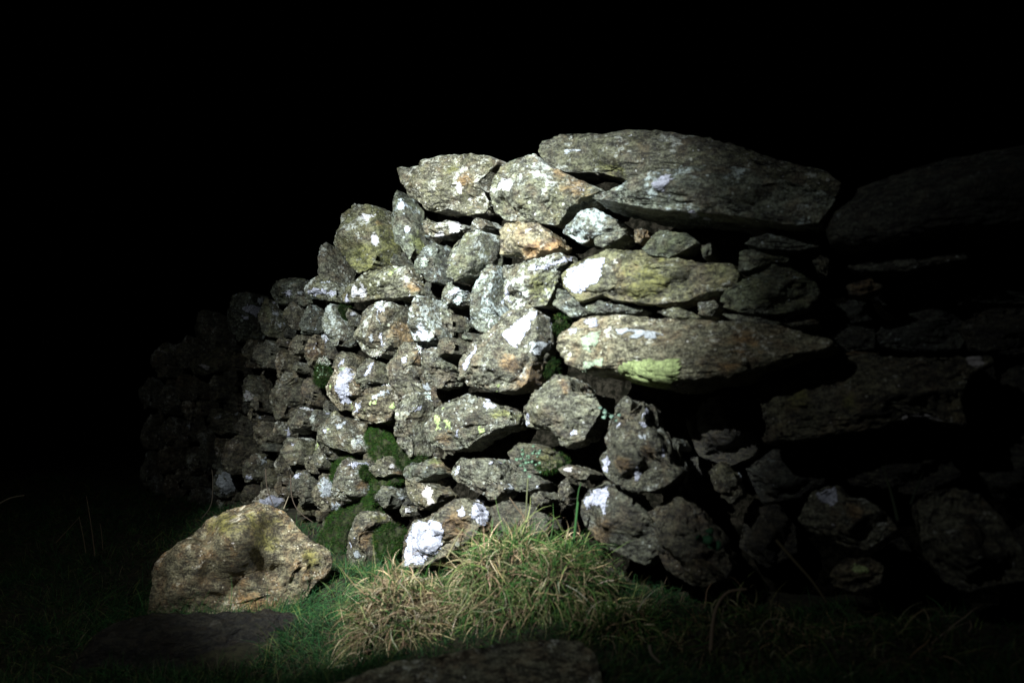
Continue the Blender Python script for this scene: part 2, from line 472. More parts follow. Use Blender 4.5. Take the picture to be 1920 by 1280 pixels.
    # dents and bosses given by hand
    if len(dents):
        px = project(Wd)
        for (dx, dy, dr, amt) in dents:
            m = np.clip(1 - np.hypot(px[:, 0] - dx, px[:, 1] - dy) / dr, 0, 1)
            m = m * m * (3 - 2 * m) * (z > -0.05)
            Wd = Wd + np.outer(m * amt, N)
    base = np.array([C[0], C[1], Wd[:, 2].min()])
    me = mk_mesh(name, Wd - base, F)
    px = project(Wd)
    MK = np.zeros((len(Wd), 4))
    ch = {'w': 0, 'm': 1, 'o': 2, 'd': 3}
    for m in marks:
        kx, mx, my, mr = m[:4]; asp = m[4] if len(m) > 4 else 1.0
        wx = fbm(Wd * 26 + off, 3, seed + 41) * 0.75 * mr; wy = fbm(Wd * 26 - off, 3, seed + 43) * 0.75 * mr
        dd = 1.05 - np.hypot((px[:, 0] + wx - mx), (px[:, 1] + wy - my) / asp) / mr * 0.75
        MK[:, ch[kx]] = np.maximum(MK[:, ch[kx]], np.clip(dd, 0, 1))
    point_color(me, "marks", MK)
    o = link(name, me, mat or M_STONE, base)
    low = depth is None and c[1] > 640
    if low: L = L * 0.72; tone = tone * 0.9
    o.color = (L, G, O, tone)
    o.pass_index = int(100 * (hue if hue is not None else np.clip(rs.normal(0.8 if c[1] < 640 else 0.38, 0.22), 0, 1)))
    tag(o, label, cat, group)
    if crust:
        nrm = vnormals(Wd, F)
        facing = (nrm @ vdir) > 0.05
        for (kx, pg) in crust:
            sd = poly_sd(px, pg)
            wob = fbm(Wd * 60 + off, 3, seed + 31) * 7 + fbm(Wd * 200, 2, seed + 33) * 3.5
            ins = (sd + wob > 0) & facing
            fm = ins[F].all(1)
            if fm.sum() < 6: continue
            ff = F[fm]
            par = np.arange(len(Wd))
            while True:                                   # label connected pieces
                m = np.minimum(np.minimum(par[ff[:, 0]], par[ff[:, 1]]), par[ff[:, 2]])
                p2 = par.copy()
                for k in range(3): np.minimum.at(p2, ff[:, k], m)
                p2 = p2[p2]
                if (p2 == par).all(): break
                par = p2
            lab = par[ff[:, 0]]
            ids, cnt = np.unique(lab, return_counts=True)
            order = np.argsort(-cnt)
            for q_ in order[:3]:
                if cnt[q_] < max(8, 0.12 * cnt.max()): continue
                u, inv = np.unique(ff[lab == ids[q_]], return_inverse=True); f3 = inv.reshape(-1, 3)
                lift = 0.0012 + 0.0018 * np.clip((sd[u] + wob[u]) / 6, 0, 1) + 0.0008 * fbm(Wd[u] * 260, 2, 3)
                vv = Wd[u] + nrm[u] * lift[:, None]
                pm = mk_mesh("lichen_patch", vv - base, f3)
                ra = pm.attributes.new("rim", 'FLOAT', 'POINT'); ra.data.foreach_set("value", np.clip((sd[u] + wob[u]) / 4.5, 0, .8).astype(np.float32))
                lo = link("lichen_patch", pm, M_LICHEN, (0, 0, 0), o)
                c3 = LICHEN_RGB[kx]; j = rs.uniform(0.93, 1.05)
                lo.color = (c3[0] * j, c3[1] * j, c3[2] * j, 1)
    STONES[label if label not in STONES else label + str(_count[0])] = dict(poly=P2, o=o, V=Wd, F=F, px=px, base=base, N=N, vdir=vdir)
    return o

# ------------------------------------------------------------------ ground
GP = [(330, 930, 5.2), (120, 900, 5.7), (0, 880, 6.5), (0, 960, 4.7), (200, 1000, 4.1), (0, 1100, 3.3), (150, 1200, 2.8), (0, 1270, 2.5), (300, 1270, 2.5),
      (500, 955, 4.35), (600, 990, 3.95), (560, 1060, 3.45), (275, 1165, 3.0), (420, 1160, 2.98), (560, 1150, 2.98), (600, 1150, 2.9), (640, 1220, 2.6), (500, 1280, 2.45),
      (760, 1075, 3.3), (690, 1150, 2.9), (850, 1075, 3.1), (1000, 1060, 2.75), (860, 1160, 2.55), (1000, 1150, 2.45), (850, 1260, 2.2), (1100, 1075, 2.6),
      (1250, 1120, 2.4), (1250, 1210, 2.2), (1400, 1170, 2.25), (1600, 1140, 2.2), (1600, 1250, 1.98), (1900, 1165, 2.05), (1900, 1270, 1.85), (1300, 1285, 1.95), (1000, 1285, 2.05)]
_g = np.array(GP, float)
GPW = at(_g[:, 0], _g[:, 1], _g[:, 2])
GPW = np.vstack([GPW, [[0, 1, -.24], [-1.2, 1.2, -.3], [1, 1, -.2], [0, 0, -.25], [-6, 12, .35], [0, 12, .2], [6, 8, .1], [-8, 5, .1], [3, 3, .05], [0.5, 4, .05], [-1, 6, .15], [2, 0, -.2], [-3, 1, -.25]]])

def ground_z(x, y):
    x = np.asarray(x, float); y = np.asarray(y, float)
    d2 = (x[..., None] - GPW[:, 0]) ** 2 + (y[..., None] - GPW[:, 1]) ** 2
    w = 1.0 / (d2 + 0.012) ** 1.6
    return (w * GPW[:, 2]).sum(-1) / w.sum(-1)

def ground_zn(x, y):
    z = ground_z(x, y)
    P = np.stack([x, y, 0 * x], -1)
    return z + 0.025 * fbm(P * 4.0, 3, 5) + 0.008 * fbm(P * 19.0, 2, 8)

def build_ground():
    def axis(a, b, s, far):
        core = np.arange(a, b, s); k = s * 1.25 ** np.arange(1, far)
        return np.concatenate([a - np.cumsum(k)[::-1], core, core[-1] + np.cumsum(k)])
    X = axis(-3.2, 2.6, 0.035, 30); Y = axis(0.6, 6.2, 0.035, 30)
    gx, gy = np.meshgrid(X, Y)
    z = ground_zn(gx.ravel(), gy.ravel())
    V = np.stack([gx.ravel(), gy.ravel(), z], 1)
    n, m = len(X), len(Y)
    i = np.arange(n * m).reshape(m, n)
    F = np.stack([i[:-1, :-1].ravel(), i[:-1, 1:].ravel(), i[1:, 1:].ravel(), i[1:, :-1].ravel()], 1)
    o = link("ground", mk_mesh("ground", V, F), M_EARTH)
    tag(o, "dark turf ground in front of the dry stone wall", "ground", kind="structure")
build_ground()

# ------------------------------------------------------------------ rubble packed inside the wall
CORE = [(285, 730), (385, 650), (450, 612), (530, 572), (600, 560), (650, 545), (700, 520), (790, 430), (860, 370), (940, 345), (1050, 320), (1200, 310), (1400, 340), (1560, 400), (1650, 390),
        (1900, 330), (2150, 340), (2150, 1230), (1600, 1200), (1300, 1140), (1000, 1100), (700, 1110), (560, 1010), (330, 960)]
def build_core():
    st = 6
    xs = np.arange(270, 2160, st); ys = np.arange(300, 1240, st)
    gx, gy = np.meshgrid(xs, ys)
    sh = gx.shape
    p = np.stack([gx.ravel(), gy.ravel()], 1).astype(float)
    sd = poly_sd(p, CORE)
    d = wall_depth(p[:, 0], p[:, 1])
    P = at(p[:, 0], p[:, 1], d)
    rs = np.random.RandomState(3)
    # lumps of small packed stones
    q = P / 0.085
    i0 = np.floor(q); best = np.full(len(q), 9.0)
    for a in (-1, 0, 1):
        for bb in (-1, 0, 1):
            for c in (-1, 0, 1):
                ci = i0 + [a, bb, c]
                f = np.stack([_hash(ci[:, 0], ci[:, 1], ci[:, 2], s) for s in (1, 2, 3)], 1)
                best = np.minimum(best, np.linalg.norm(ci + f - q, axis=1))
    bump = 0.075 * np.sqrt(np.clip(1 - best, 0, 1)) + 0.02 * fbm(P * 30, 3, 4)
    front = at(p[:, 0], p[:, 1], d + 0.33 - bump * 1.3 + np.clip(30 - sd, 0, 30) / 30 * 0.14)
    backp = at(p[:, 0], p[:, 1], d + 0.95)
    keep = (sd > 0).reshape(sh)
    n = sh[0] * sh[1]; idx = np.arange(n).reshape(sh)
    cell = keep[:-1, :-1] & keep[1:, :-1] & keep[:-1, 1:] & keep[1:, 1:]
    A = np.stack([idx[:-1, :-1], idx[1:, :-1], idx[1:, 1:], idx[:-1, 1:]], -1)
    Ff = A[cell]; Fb = Ff[:, ::-1] + n
    side = []
    pad = np.pad(cell, 1)
    for (dy, dx, k0, k1) in ((0, -1, 0, 1), (1, 0, 1, 2), (0, 1, 2, 3), (-1, 0, 3, 0)):
        nb = pad[1 + dy:1 + dy + cell.shape[0], 1 + dx:1 + dx + cell.shape[1]]
        m = cell & ~nb
        a = A[m]
        side.append(np.stack([a[:, k1], a[:, k0], a[:, k0] + n, a[:, k1] + n], 1))
    F = np.vstack([Ff, Fb] + side)
    u, inv = np.unique(F, return_inverse=True)
    V = np.vstack([front, backp])[u]
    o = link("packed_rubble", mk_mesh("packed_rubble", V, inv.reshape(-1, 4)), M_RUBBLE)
    tag(o, "small rubble, coloured near black to stand in for shade, packed in the gaps behind the face stones", "rubble", kind="stuff")
build_core()

# ------------------------------------------------------------------ the stones, read off the photograph one by one
S = stone
# cap stones and upper right
S("pointed grey cap stone with a sharp beak at its left end", [(748,320),(774,321),(813,312),(855,296),(897,291),(937,296),(965,306),(942,324),(925,350),(925,375),(928,405),(895,410),(855,398),(824,406),(799,386),(779,380),(776,364),(757,350)],
  1.15, .62, .45, .25, bulge=.9, facets=7, marks=[('o',872,338,16),('m',850,318,12),('w',862,352,12)], dents=[(908,378,34,-.035)])
S("rounded cap stone with a rusty right shoulder beside the beaked cap stone", [(945,316),(975,306),(1012,292),(1030,312),(1085,335),(1148,360),(1115,383),(1090,397),(1060,428),(1010,422),(950,418),(930,400),(922,372),(925,345)],
  1.1, .58, .5, .5, bulge=.9, marks=[('o',1085,345,32),('o',1050,320,18),('w',950,345,14)])
S("long topmost slab with a white lichen spot, highest stone of the wall", [(1013,286),(1020,269),(1056,254),(1131,255),(1184,247),(1230,250),(1289,259),(1361,279),(1459,309),(1551,335),(1580,362),(1565,395),(1480,400),(1330,385),(1197,350),(1115,328),(1069,331),(1049,322),(1020,302)],
  .75, .42, .45, .1, dz=.2, back=.22, hue=.6, strata=1.0, crust=[('w',[(1211,292),(1222,287),(1244,289),(1246,295),(1230,299),(1214,297)]),('p',[(1060,278),(1095,276),(1090,286),(1058,288)])], marks=[('m',1150,322,40,.4)])
S("big overhanging slab under the topmost slab with three white spots", [(1115,381),(1121,371),(1148,364),(1184,351),(1236,325),(1295,315),(1344,313),(1410,325),(1459,348),(1541,374),(1571,391),(1558,417),(1538,446),(1492,450),(1443,438),(1377,423),(1295,414),(1230,407),(1177,394),(1141,384)],
  1.3, .45, .2, .05, dz=-.13, bulge=.8, back=.3, facets=6, hue=1.0, crust=[('w',[(1218,345),(1240,330),(1262,328),(1256,345),(1248,360),(1236,362),(1226,356)]),('w',[(1252,365),(1268,364),(1272,372),(1258,372)]),('w',[(1281,402),(1295,394),(1312,400),(1310,410),(1290,410)]),('w',[(1318,405),(1332,402),(1340,410),(1330,417),(1320,414)]),('w',[(1440,416),(1462,414),(1464,424),(1448,428)])])
S("pale wedge stone tucked under the big overhanging slab", [(1400,463),(1410,450),(1459,441),(1500,452),(1530,458),(1537,472),(1500,479),(1440,475)], .8, .45, .15, .3, dz=.02)
S("speckled grey stone under the left tip of the big overhanging slab", [(1059,440),(1098,394),(1131,397),(1184,423),(1193,433),(1164,440),(1144,446),(1115,456),(1098,464),(1072,446)], 1.0, .7, .1, .25, dz=.04, hue=1.0, facets=8, marks=[('o',1105,452,10)])
S("small tan stone lying below the speckled grey stone", [(1118,453),(1141,443),(1187,436),(1190,444),(1177,452),(1138,471),(1121,467)], 1.1, .1, .4, .35, dz=-.03)
S("small pinkish stone beside the olive wedge", [(1192,434),(1210,430),(1236,436),(1232,448),(1212,463),(1193,464)], .9, .2, 0, .9, dz=.02, marks=[('o',1212,446,26)])
S("smooth olive wedge of stone resting on the long white marked stone", [(1207,473),(1243,435),(1269,440),(1302,446),(1318,459),(1295,473),(1262,489),(1223,483)], .95, .12, .8, .1, dz=-.03, facets=9, rough=.6)
S("small dark upright stone right of the olive wedge", [(1317,463),(1345,458),(1347,484),(1321,493)], .7, .1, .6, .2, dz=.03)
S("pale boot shaped stone in the right hand hollow", [(1389,476),(1413,471),(1443,484),(1479,487),(1479,496),(1453,497),(1407,512),(1387,515)], 1.1, .15, .45, .2, dz=-.02, facets=8, rough=.6)
S("olive brown leaning stone below the boot shaped stone", [(1354,568),(1364,548),(1407,522),(1453,499),(1492,509),(1531,535),(1538,555),(1518,581),(1459,594),(1387,589),(1361,581)], .85, .12, .75, .6, facets=8, strata=.6)
S("small upright stone in the right hand hollow by the huge dark boulder", [(1525,492),(1541,481),(1558,489),(1554,525),(1535,515)], .8, .15, .4, .1)
S("small rusty stone behind the olive brown leaning stone", [(1331,555),(1365,546),(1356,568),(1315,570)], .6, .05, 0, 1.0, dz=.05, marks=[('o',1340,558,26)])
S("rounded grey stone at the left end of the long white streaked course", [(886,598),(890,570),(905,543),(913,519),(930,505),(948,498),(955,520),(950,545),(950,568),(957,585),(965,600),(950,612),(935,625),(910,620),(892,608)],
  1.12, .68, .3, .2, bulge=.85, dents=[(932,602,26,-.05)])
S("grey stone streaked white on top with a green belly", [(946,547),(950,525),(945,502),(975,497),(1014,490),(1038,488),(1075,477),(1085,490),(1062,505),(1057,530),(1047,555),(1036,573),(1000,578),(975,586),(960,580),(947,567)],
  1.1, .66, .4, .15, bulge=.85, crust=[('w',[(982,500),(1010,494),(1030,490),(1075,481),(1072,492),(1040,500),(1015,508),(990,508)]),('w',[(951,525),(958,527),(957,565),(950,568),(946,552)]),('w',[(972,535),(984,536),(984,552),(974,552)])], marks=[('m',1012,538,34)])
S("long brown green stone with a large bright white lichen patch at its left end", [(1056,522),(1075,499),(1131,476),(1145,470),(1203,476),(1262,487),(1328,497),(1377,499),(1390,518),(1384,548),(1331,551),(1295,568),(1230,575),(1157,566),(1131,556),(1090,572),(1075,557),(1060,540)],
  .95, .22, .85, .6, dz=-.02, bulge=.8, crust=[('w',[(1055,525),(1062,508),(1085,494),(1110,482),(1132,477),(1137,490),(1128,515),(1120,535),(1105,538),(1092,556),(1078,550),(1062,538)])], marks=[('m',1225,530,55,.6),])
S("dark stone jammed under the white patched long stone", [(1040,574),(1050,545),(1069,558),(1098,563),(1144,574),(1220,584),(1197,592),(1125,592),(1075,599)], .8, .3, .5, .1, dz=.04)
S("pale chip standing on the big yellow lichen slab", [(1312,574),(1348,567),(1358,579),(1344,598),(1315,595)], 1.0, .5, .2, .25, dz=-.02, facets=8)
S("thin olive sliver lying behind the pale chip", [(1236,588),(1279,580),(1325,600),(1310,606),(1265,601)], .9, .15, .6, .2)
S("flat crumbling chip lying on the top of the big slab", [(1358,592),(1427,602),(1466,612),(1450,620),(1387,609)], .9, .2, .2, .3)
S("thin pinkish flake at the right end of the big slab", [(1472,610),(1525,603),(1538,609),(1486,618)], .9, .1, 0, .5)
S("big grey slab with a bright yellow green lichen patch", [(1047,658),(1055,624),(1085,604),(1115,593),(1179,594),(1258,600),(1360,605),(1467,613),(1513,630),(1573,647),(1563,663),(1493,683),(1420,707),(1380,717),(1300,730),(1280,735),(1245,735),(1179,720),(1139,703),(1099,709),(1062,690)],
  1.9, .45, .12, .2, dz=-.14, bulge=.75, back=.3, facets=3, strata=.6, rough=.8, hue=.35,
  crust=[('y',[(1150,682),(1180,672),(1215,668),(1238,680),(1255,672),(1262,665),(1280,668),(1282,690),(1270,712),(1262,732),(1230,732),(1195,726),(1180,716),(1160,704)]),('g',[(1088,635),(1110,622),(1130,620),(1128,640),(1112,655),(1106,662),(1094,658)]),('g',[(1092,675),(1110,672),(1140,664),(1136,680),(1116,690),(1108,702),(1094,700)]),
         ('w',[(1063,615),(1080,612),(1086,630),(1070,634)]),('w',[(1095,600),(1120,594),(1130,606),(1108,618),(1098,612)]),('w',[(1262,722),(1276,720),(1282,732),(1270,735)]),('p',[(1140,612),(1190,612),(1250,625),(1230,640),(1160,632)])],
  marks=[('o',1400,645,45,.4),('o',1370,690,30,.6),], dents=[(1244,668,22,-.02),(1070,655,26,-.02)])
S("long dark slab to the lower right of the yellow lichen slab", [(1423,717),(1467,697),(1563,677),(1613,665),(1713,674),(1780,671),(1853,667),(1860,677),(1815,703),(1795,750),(1810,800),(1760,787),(1713,777),(1640,803),(1563,813),(1497,822),(1453,823),(1430,830),(1437,800),(1425,750)],
  .75, .3, .4, .1, dz=-.04, back=.3, strata=1.0, marks=[('m',1495,740,26),('m',1590,755,18),('w',1700,785,14),('w',1740,782,12),('w',1830,675,16)])
S("huge dark boulder at the upper right end of the wall", [(1553,457),(1570,420),(1600,390),(1613,360),(1667,340),(1713,320),(1780,297),(1847,283),(1940,270),(2040,275),(2100,340),(2070,420),(1960,432),(1813,456),(1747,470),(1680,482),(1600,493),(1563,482)],
  .36, .2, .05, .2, dz=-.10, back=.4, facets=4, rough=.7)  # tone lowered to paint in the torch's falloff at this end
S("thin dark slab under the huge dark boulder", [(1593,507),(1640,496),(1747,485),(1800,478),(1812,490),(1747,504),(1700,518),(1613,518)], .6, .3, .05, .2)
S("small reddish stone under the thin dark slab", [(1590,538),(1630,526),(1653,543),(1613,561),(1595,558)], .6, .05, 0, 1.0, marks=[('o',1620,543,34)])
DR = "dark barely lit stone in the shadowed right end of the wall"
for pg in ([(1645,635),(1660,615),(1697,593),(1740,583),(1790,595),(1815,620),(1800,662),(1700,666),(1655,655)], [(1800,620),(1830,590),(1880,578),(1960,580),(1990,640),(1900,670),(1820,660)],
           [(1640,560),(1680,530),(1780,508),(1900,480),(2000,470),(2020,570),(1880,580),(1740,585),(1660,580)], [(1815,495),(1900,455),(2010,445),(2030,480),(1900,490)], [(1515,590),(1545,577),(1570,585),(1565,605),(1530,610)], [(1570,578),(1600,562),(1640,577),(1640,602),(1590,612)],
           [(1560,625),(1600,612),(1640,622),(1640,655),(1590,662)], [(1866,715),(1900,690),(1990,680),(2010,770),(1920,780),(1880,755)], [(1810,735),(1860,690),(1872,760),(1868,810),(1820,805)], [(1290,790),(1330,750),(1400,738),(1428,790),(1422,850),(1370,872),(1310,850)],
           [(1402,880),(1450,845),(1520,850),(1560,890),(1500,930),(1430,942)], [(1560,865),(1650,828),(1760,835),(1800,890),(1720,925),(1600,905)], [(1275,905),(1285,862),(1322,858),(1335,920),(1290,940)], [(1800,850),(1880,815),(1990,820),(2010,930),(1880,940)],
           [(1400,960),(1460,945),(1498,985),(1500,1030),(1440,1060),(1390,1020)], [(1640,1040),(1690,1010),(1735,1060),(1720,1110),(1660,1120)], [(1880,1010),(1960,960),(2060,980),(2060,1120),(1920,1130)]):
    S(DR, pg, .32, .18, .1, .12, dz=.15, group="dark stones at the right end of the wall")  # low tone puts the shade under the slabs into the stone colour
S("flat rusty topped stone between the two big right hand slabs", [(1556,676),(1600,661),(1645,665),(1612,681)], .8, .05, .1, .8, marks=[('o',1600,670,40,.4)])
S("grey stone with a pale pink top low at the right of the wall", [(1500,971),(1523,921),(1550,913),(1569,913),(1588,934),(1623,936),(1662,963),(1681,990),(1658,1006),(1623,1029),(1588,1021),(1558,1006),(1511,990)], 1.0, .55, .05, .25, dz=-.16, facets=8, crust=[('w',[(1525,925),(1545,915),(1568,916),(1572,940),(1560,952),(1540,942)])], marks=[('o',1605,965,24)])
S("big dark bluish stone at the bottom right corner of the wall", [(1712,952),(1739,925),(1785,917),(1835,929),(1874,967),(1916,1033),(1920,1085),(1850,1095),(1816,1106),(1773,1087),(1735,1040)], .85, .35, .05, .1, dz=-.14)
S("small dark stone with a yellow green patch above the bracken", [(1560,1070),(1585,1048),(1630,1045),(1655,1060),(1650,1090),(1600,1105),(1565,1095)], .8, .2, .3, .1, dz=-.1, crust=[('y',[(1588,1060),(1620,1058),(1635,1068),(1610,1078),(1590,1072)])])

# upper left of the bright part
S("blocky greenish stone standing on the wall's stepped shoulder", [(632,410),(644,406),(672,390),(717,385),(740,393),(743,406),(754,431),(757,457),(740,493),(717,507),(687,514),(653,493),(636,459),(634,431)],
  1.12, .5, .8, .15, bulge=.95, facets=9, strata=.5, marks=[('m',690,485,60,.5),('m',735,450,35),('w',690,405,16,.4),('o',712,420,9),('w',702,450,8,2.0)])
S("upright wedge stone standing between the blocky stone and the cap stones", [(739,383),(754,360),(762,372),(785,383),(788,409),(799,423),(798,442),(807,465),(793,485),(774,471),(757,454),(754,428),(743,406)],
  1.12, .4, .45, .45, dz=.02, facets=9, marks=[('w',753,382,13),('w',761,432,9),('m',785,462,24)])
S("little dark stone in the notch below the blocky greenish stone", [(740,496),(757,478),(779,500),(757,506)], .8, .3, .5, .1, dz=.06)
S("flat whitish stone under the beaked cap stone", [(796,420),(807,413),(827,423),(858,414),(889,423),(886,437),(858,446),(822,450),(799,440)], 1.0, .7, .3, .15, marks=[('w',850,424,13),('w',824,441,10)])
S("small grey stone between the flat whitish stone and the tan stone", [(887,431),(900,417),(928,412),(942,423),(926,435),(897,438)], .95, .55, .2, .15, dz=.03)
S("egg shaped green grey stone left of the tan stone", [(841,487),(855,465),(889,442),(923,434),(944,437),(938,479),(934,495),(911,518),(883,530),(855,527),(844,507)], 1.05, .58, .6, .12, bulge=.95, facets=3)
S("dark layered stone at the left of the egg shaped stone", [(782,499),(807,468),(841,459),(852,468),(841,487),(846,513),(843,535),(813,532),(799,516)], .85, .5, .3, .1, dz=.02, strata=1.0)
S("tan orange stone in the middle of the upper wall", [(940,436),(954,423),(982,419),(1021,423),(1052,442),(1070,468),(1038,477),(1010,488),(990,491),(965,481),(940,484)], 1.15, .45, .3, .7, bulge=.85, hue=.1, facets=6, marks=[('o',1035,462,36,.8),('o',1000,470,25)], dents=[(962,490,26,-.06)])
S("long tilted stone with a yellow spot under the blocky greenish stone", [(643,558),(658,538),(687,517),(717,510),(743,503),(779,502),(785,527),(805,544),(802,556),(757,560),(717,563),(672,569),(647,568)],
  1.08, .42, .65, .3, bulge=.9, strata=.8, crust=[('w',[(643,556),(650,551),(660,562),(655,570),(647,567)]),('y',[(724,512),(733,504),(742,504),(738,514),(730,520)])], marks=[('w',678,548,9,2),('w',662,545,8,2),('o',775,535,16)])
S("narrow upright stone rising on the stepped shoulder at the skyline", [(606,480),(614,462),(636,458),(648,485),(652,520),(657,540),(630,540),(608,520),(611,500)], .95, .5, .35, .1, dz=.05, facets=3)
S("stone with bright white crust at the foot of the narrow upright stone", [(574,551),(578,541),(592,527),(608,521),(632,527),(654,535),(658,554),(655,569),(632,567),(608,561),(582,556)],
  1.1, .6, .5, .1, strata=.6, crust=[('w',[(577,545),(590,536),(605,540),(612,545),(630,545),(638,553),(620,556),(600,553),(582,555)]),('p',[(598,525),(625,526),(622,534),(600,532)])])
S("greenish skyline stone left of the white crusted stone", [(510,550),(517,536),(532,530),(551,526),(567,524),(584,529),(577,550),(582,557),(606,562),(584,577),(564,569),(545,572),(526,572),(515,560)],
  .95, .5, .55, .1, dz=.02, facets=8, strata=.6, crust=[('w',[(530,548),(537,539),(545,543),(549,557),(535,558)]),('p',[(558,545),(570,544),(570,555),(560,558)])])
S("stone capped with broad white lichen at the dim left skyline", [(430,586),(437,580),(449,571),(457,560),(472,554),(495,550),(508,552),(505,562),(499,577),(494,595),(492,606),(482,622),(480,630),(470,640),(457,632),(439,617),(432,600)],
  .85, .45, .4, .1, bulge=.9, crust=[('w',[(448,577),(458,570),(480,570),(492,580),(490,590),(478,598),(470,590),(458,586)]),('w',[(454,592),(464,590),(468,600),(458,600)]),('w',[(462,610),(473,608),(480,618),(470,619)]),('p',[(480,560),(495,556),(498,570),(486,572)])])
S("stone dotted with white lichen next to the white capped skyline stone", [(507,561),(519,565),(527,575),(541,590),(538,606),(531,622),(525,632),(512,628),(497,618),(491,606),(495,587),(500,575)],
  .95, .5, .6, .1, crust=[('w',[(506,566),(513,560),(520,568),(508,572)]),('p',[(512,584),(520,581),(524,590),(514,596)]),('w',[(507,602),(515,600),(518,605),(510,608)]),('p',[(520,606),(534,602),(530,616),(522,620)]),('w',[(502,604),(510,611),(505,612)])])
S("crumbly dark stone between the dotted stone and the striped slanting stone", [(540,594),(545,573),(564,568),(584,578),(578,595),(572,607),(567,618),(550,614),(540,604)], .75, .45, .3, .2, dz=.04, facets=9, marks=[('w',566,607,6)])
S("slanting stone with fine parallel stripes", [(570,626),(572,606),(582,594),(597,577),(608,574),(611,585),(603,602),(594,617),(579,622)], 1.0, .55, .1, .1, strata=1.2, facets=4)
S("grey speckled stone below the white crusted skyline stone", [(611,610),(610,584),(625,573),(639,578),(646,594),(662,602),(671,615),(668,634),(662,648),(644,650),(630,648),(619,632)], 1.08, .72, .15, .25, bulge=.85)
S("small mossy stone wedged beside the white striped round stone", [(660,583),(680,578),(693,582),(682,595),(677,604),(667,613),(661,598)], .85, .4, .5, .3, dz=.04, marks=[('w',661,590,6)])
S("round stone with vertical white stripes and an orange right side", [(667,645),(675,605),(681,590),(694,580),(706,574),(725,571),(750,569),(779,572),(774,590),(771,615),(773,637),(764,650),(744,667),(725,673),(706,672),(687,664),(677,654)],
  1.08, .5, .2, .45, bulge=.95, facets=5, crust=[('w',[(706,573),(722,571),(720,585),(706,586)]),('w',[(708,620),(716,614),(720,640),(718,650),(712,644)]),('p',[(704,587),(710,590),(715,612),(710,612)]),('p',[(689,630),(702,624),(706,640),(690,640)]),('w',[(688,600),(691,600),(690,622),(687,622)]),('w',[(733,591),(745,585),(742,592),(735,595)])],
  marks=[('o',753,620,26,1.2),('o',760,642,16),], dents=[(755,603,14,-.015)])
S("pale grey rounded stone right of the orange sided round stone", [(770,600),(780,580),(795,564),(812,557),(832,556),(835,574),(835,593),(844,620),(850,634),(831,643),(811,642),(785,642),(772,627)], 1.2, .78, .35, .12, bulge=.85, facets=4, marks=[('w',790,622,16,1.4),('o',818,625,10)])
S("knobbly white topped stone above the dark hollow", [(832,567),(838,547),(849,535),(867,531),(886,541),(900,543),(895,565),(887,572),(870,570),(855,575),(842,581)], 1.15, .62, .35, .15, crust=[('w',[(840,548),(852,538),(864,542),(856,552),(844,555)]),('w',[(862,552),(878,543),(880,550),(866,558)])])
S("brownish stone beside the dark hollow under the knobbly stone", [(833,579),(866,574),(875,590),(882,608),(876,621),(855,620),(841,612),(834,597)], .95, .4, .35, .35, dz=.02, dents=[(882,598,16,-.06)])
S("big pale triangular stone covered in white lichen", [(866,680),(880,662),(894,644),(913,633),(936,620),(964,602),(991,583),(1014,577),(1035,576),(1042,586),(1047,605),(1045,640),(1037,675),(1024,720),(1000,733),(970,738),(930,736),(895,729),(870,716),(862,697)],
  1.1, .62, .05, .4, dz=-.05, bulge=.8, facets=6, crust=[('w',[(940,625),(965,605),(992,585),(1012,580),(1000,598),(990,625),(975,645),(955,650),(945,640)]),('w',[(1014,580),(1035,577),(1034,586),(1018,588)]),('w',[(866,684),(880,664),(893,645),(895,655),(888,675),(876,700),(870,700)]),('w',[(900,664),(915,658),(924,668),(912,678),(902,676)]),('w',[(1026,592),(1034,592),(1032,616),(1024,616)]),('w',[(1008,603),(1014,604),(1008,622),(1003,620)]),('w',[(962,640),(975,636),(972,655),(962,650)]),('p',[(990,640),(1035,635),(1030,660),(1000,665)]),('y',[(929,722),(935,720),(937,733),(930,735)])],
  marks=[('o',1000,705,34,.8),('o',960,685,20),])
S("pale stone with a dark round hole in its face", [(794,679),(818,670),(836,659),(860,654),(867,690),(868,724),(855,729),(829,724),(813,712),(799,693)], 1.05, .5, .25, .3, facets=5, dents=[(846,703,21,-.10)], marks=[], crust=[('w',[(838,670),(858,658),(856,670),(842,680)])])
S("small brown stone above the holed stone", [(825,655),(833,641),(855,635),(877,637),(887,650),(882,662),(858,662),(839,666),(822,674)], .9, .25, .25, .5, dz=.02)
S("little rounded knob stone above the big triangular stone", [(879,633),(892,624),(904,632),(907,639),(889,642)], .95, .5, .3, .2)
S("stone with a shaggy white lichen top left of the holed stone", [(733,679),(747,661),(771,651),(799,644),(820,654),(817,670),(796,680),(803,691),(796,710),(799,719),(817,733),(796,745),(771,759),(759,754),(747,735),(740,714),(731,702)],
  1.0, .6, .2, .45, bulge=.85, crust=[('w',[(776,658),(800,646),(818,655),(815,668),(795,672),(780,666)]),('w',[(750,668),(762,664),(768,680),(752,685)]),('y',[(732,690),(738,688),(742,710),(735,712)]),('p',[(786,720),(802,718),(815,732),(800,738),(788,728)])], dents=[(783,713,12,-.03)], marks=[('o',786,672,14),])
S("small stone with a white left edge above the white speckled stone", [(627,690),(632,680),(650,665),(667,662),(683,672),(677,686),(672,692),(650,690)], .95, .4, .45, .2, crust=[('w',[(628,689),(634,678),(648,670),(646,680),(636,688)])])
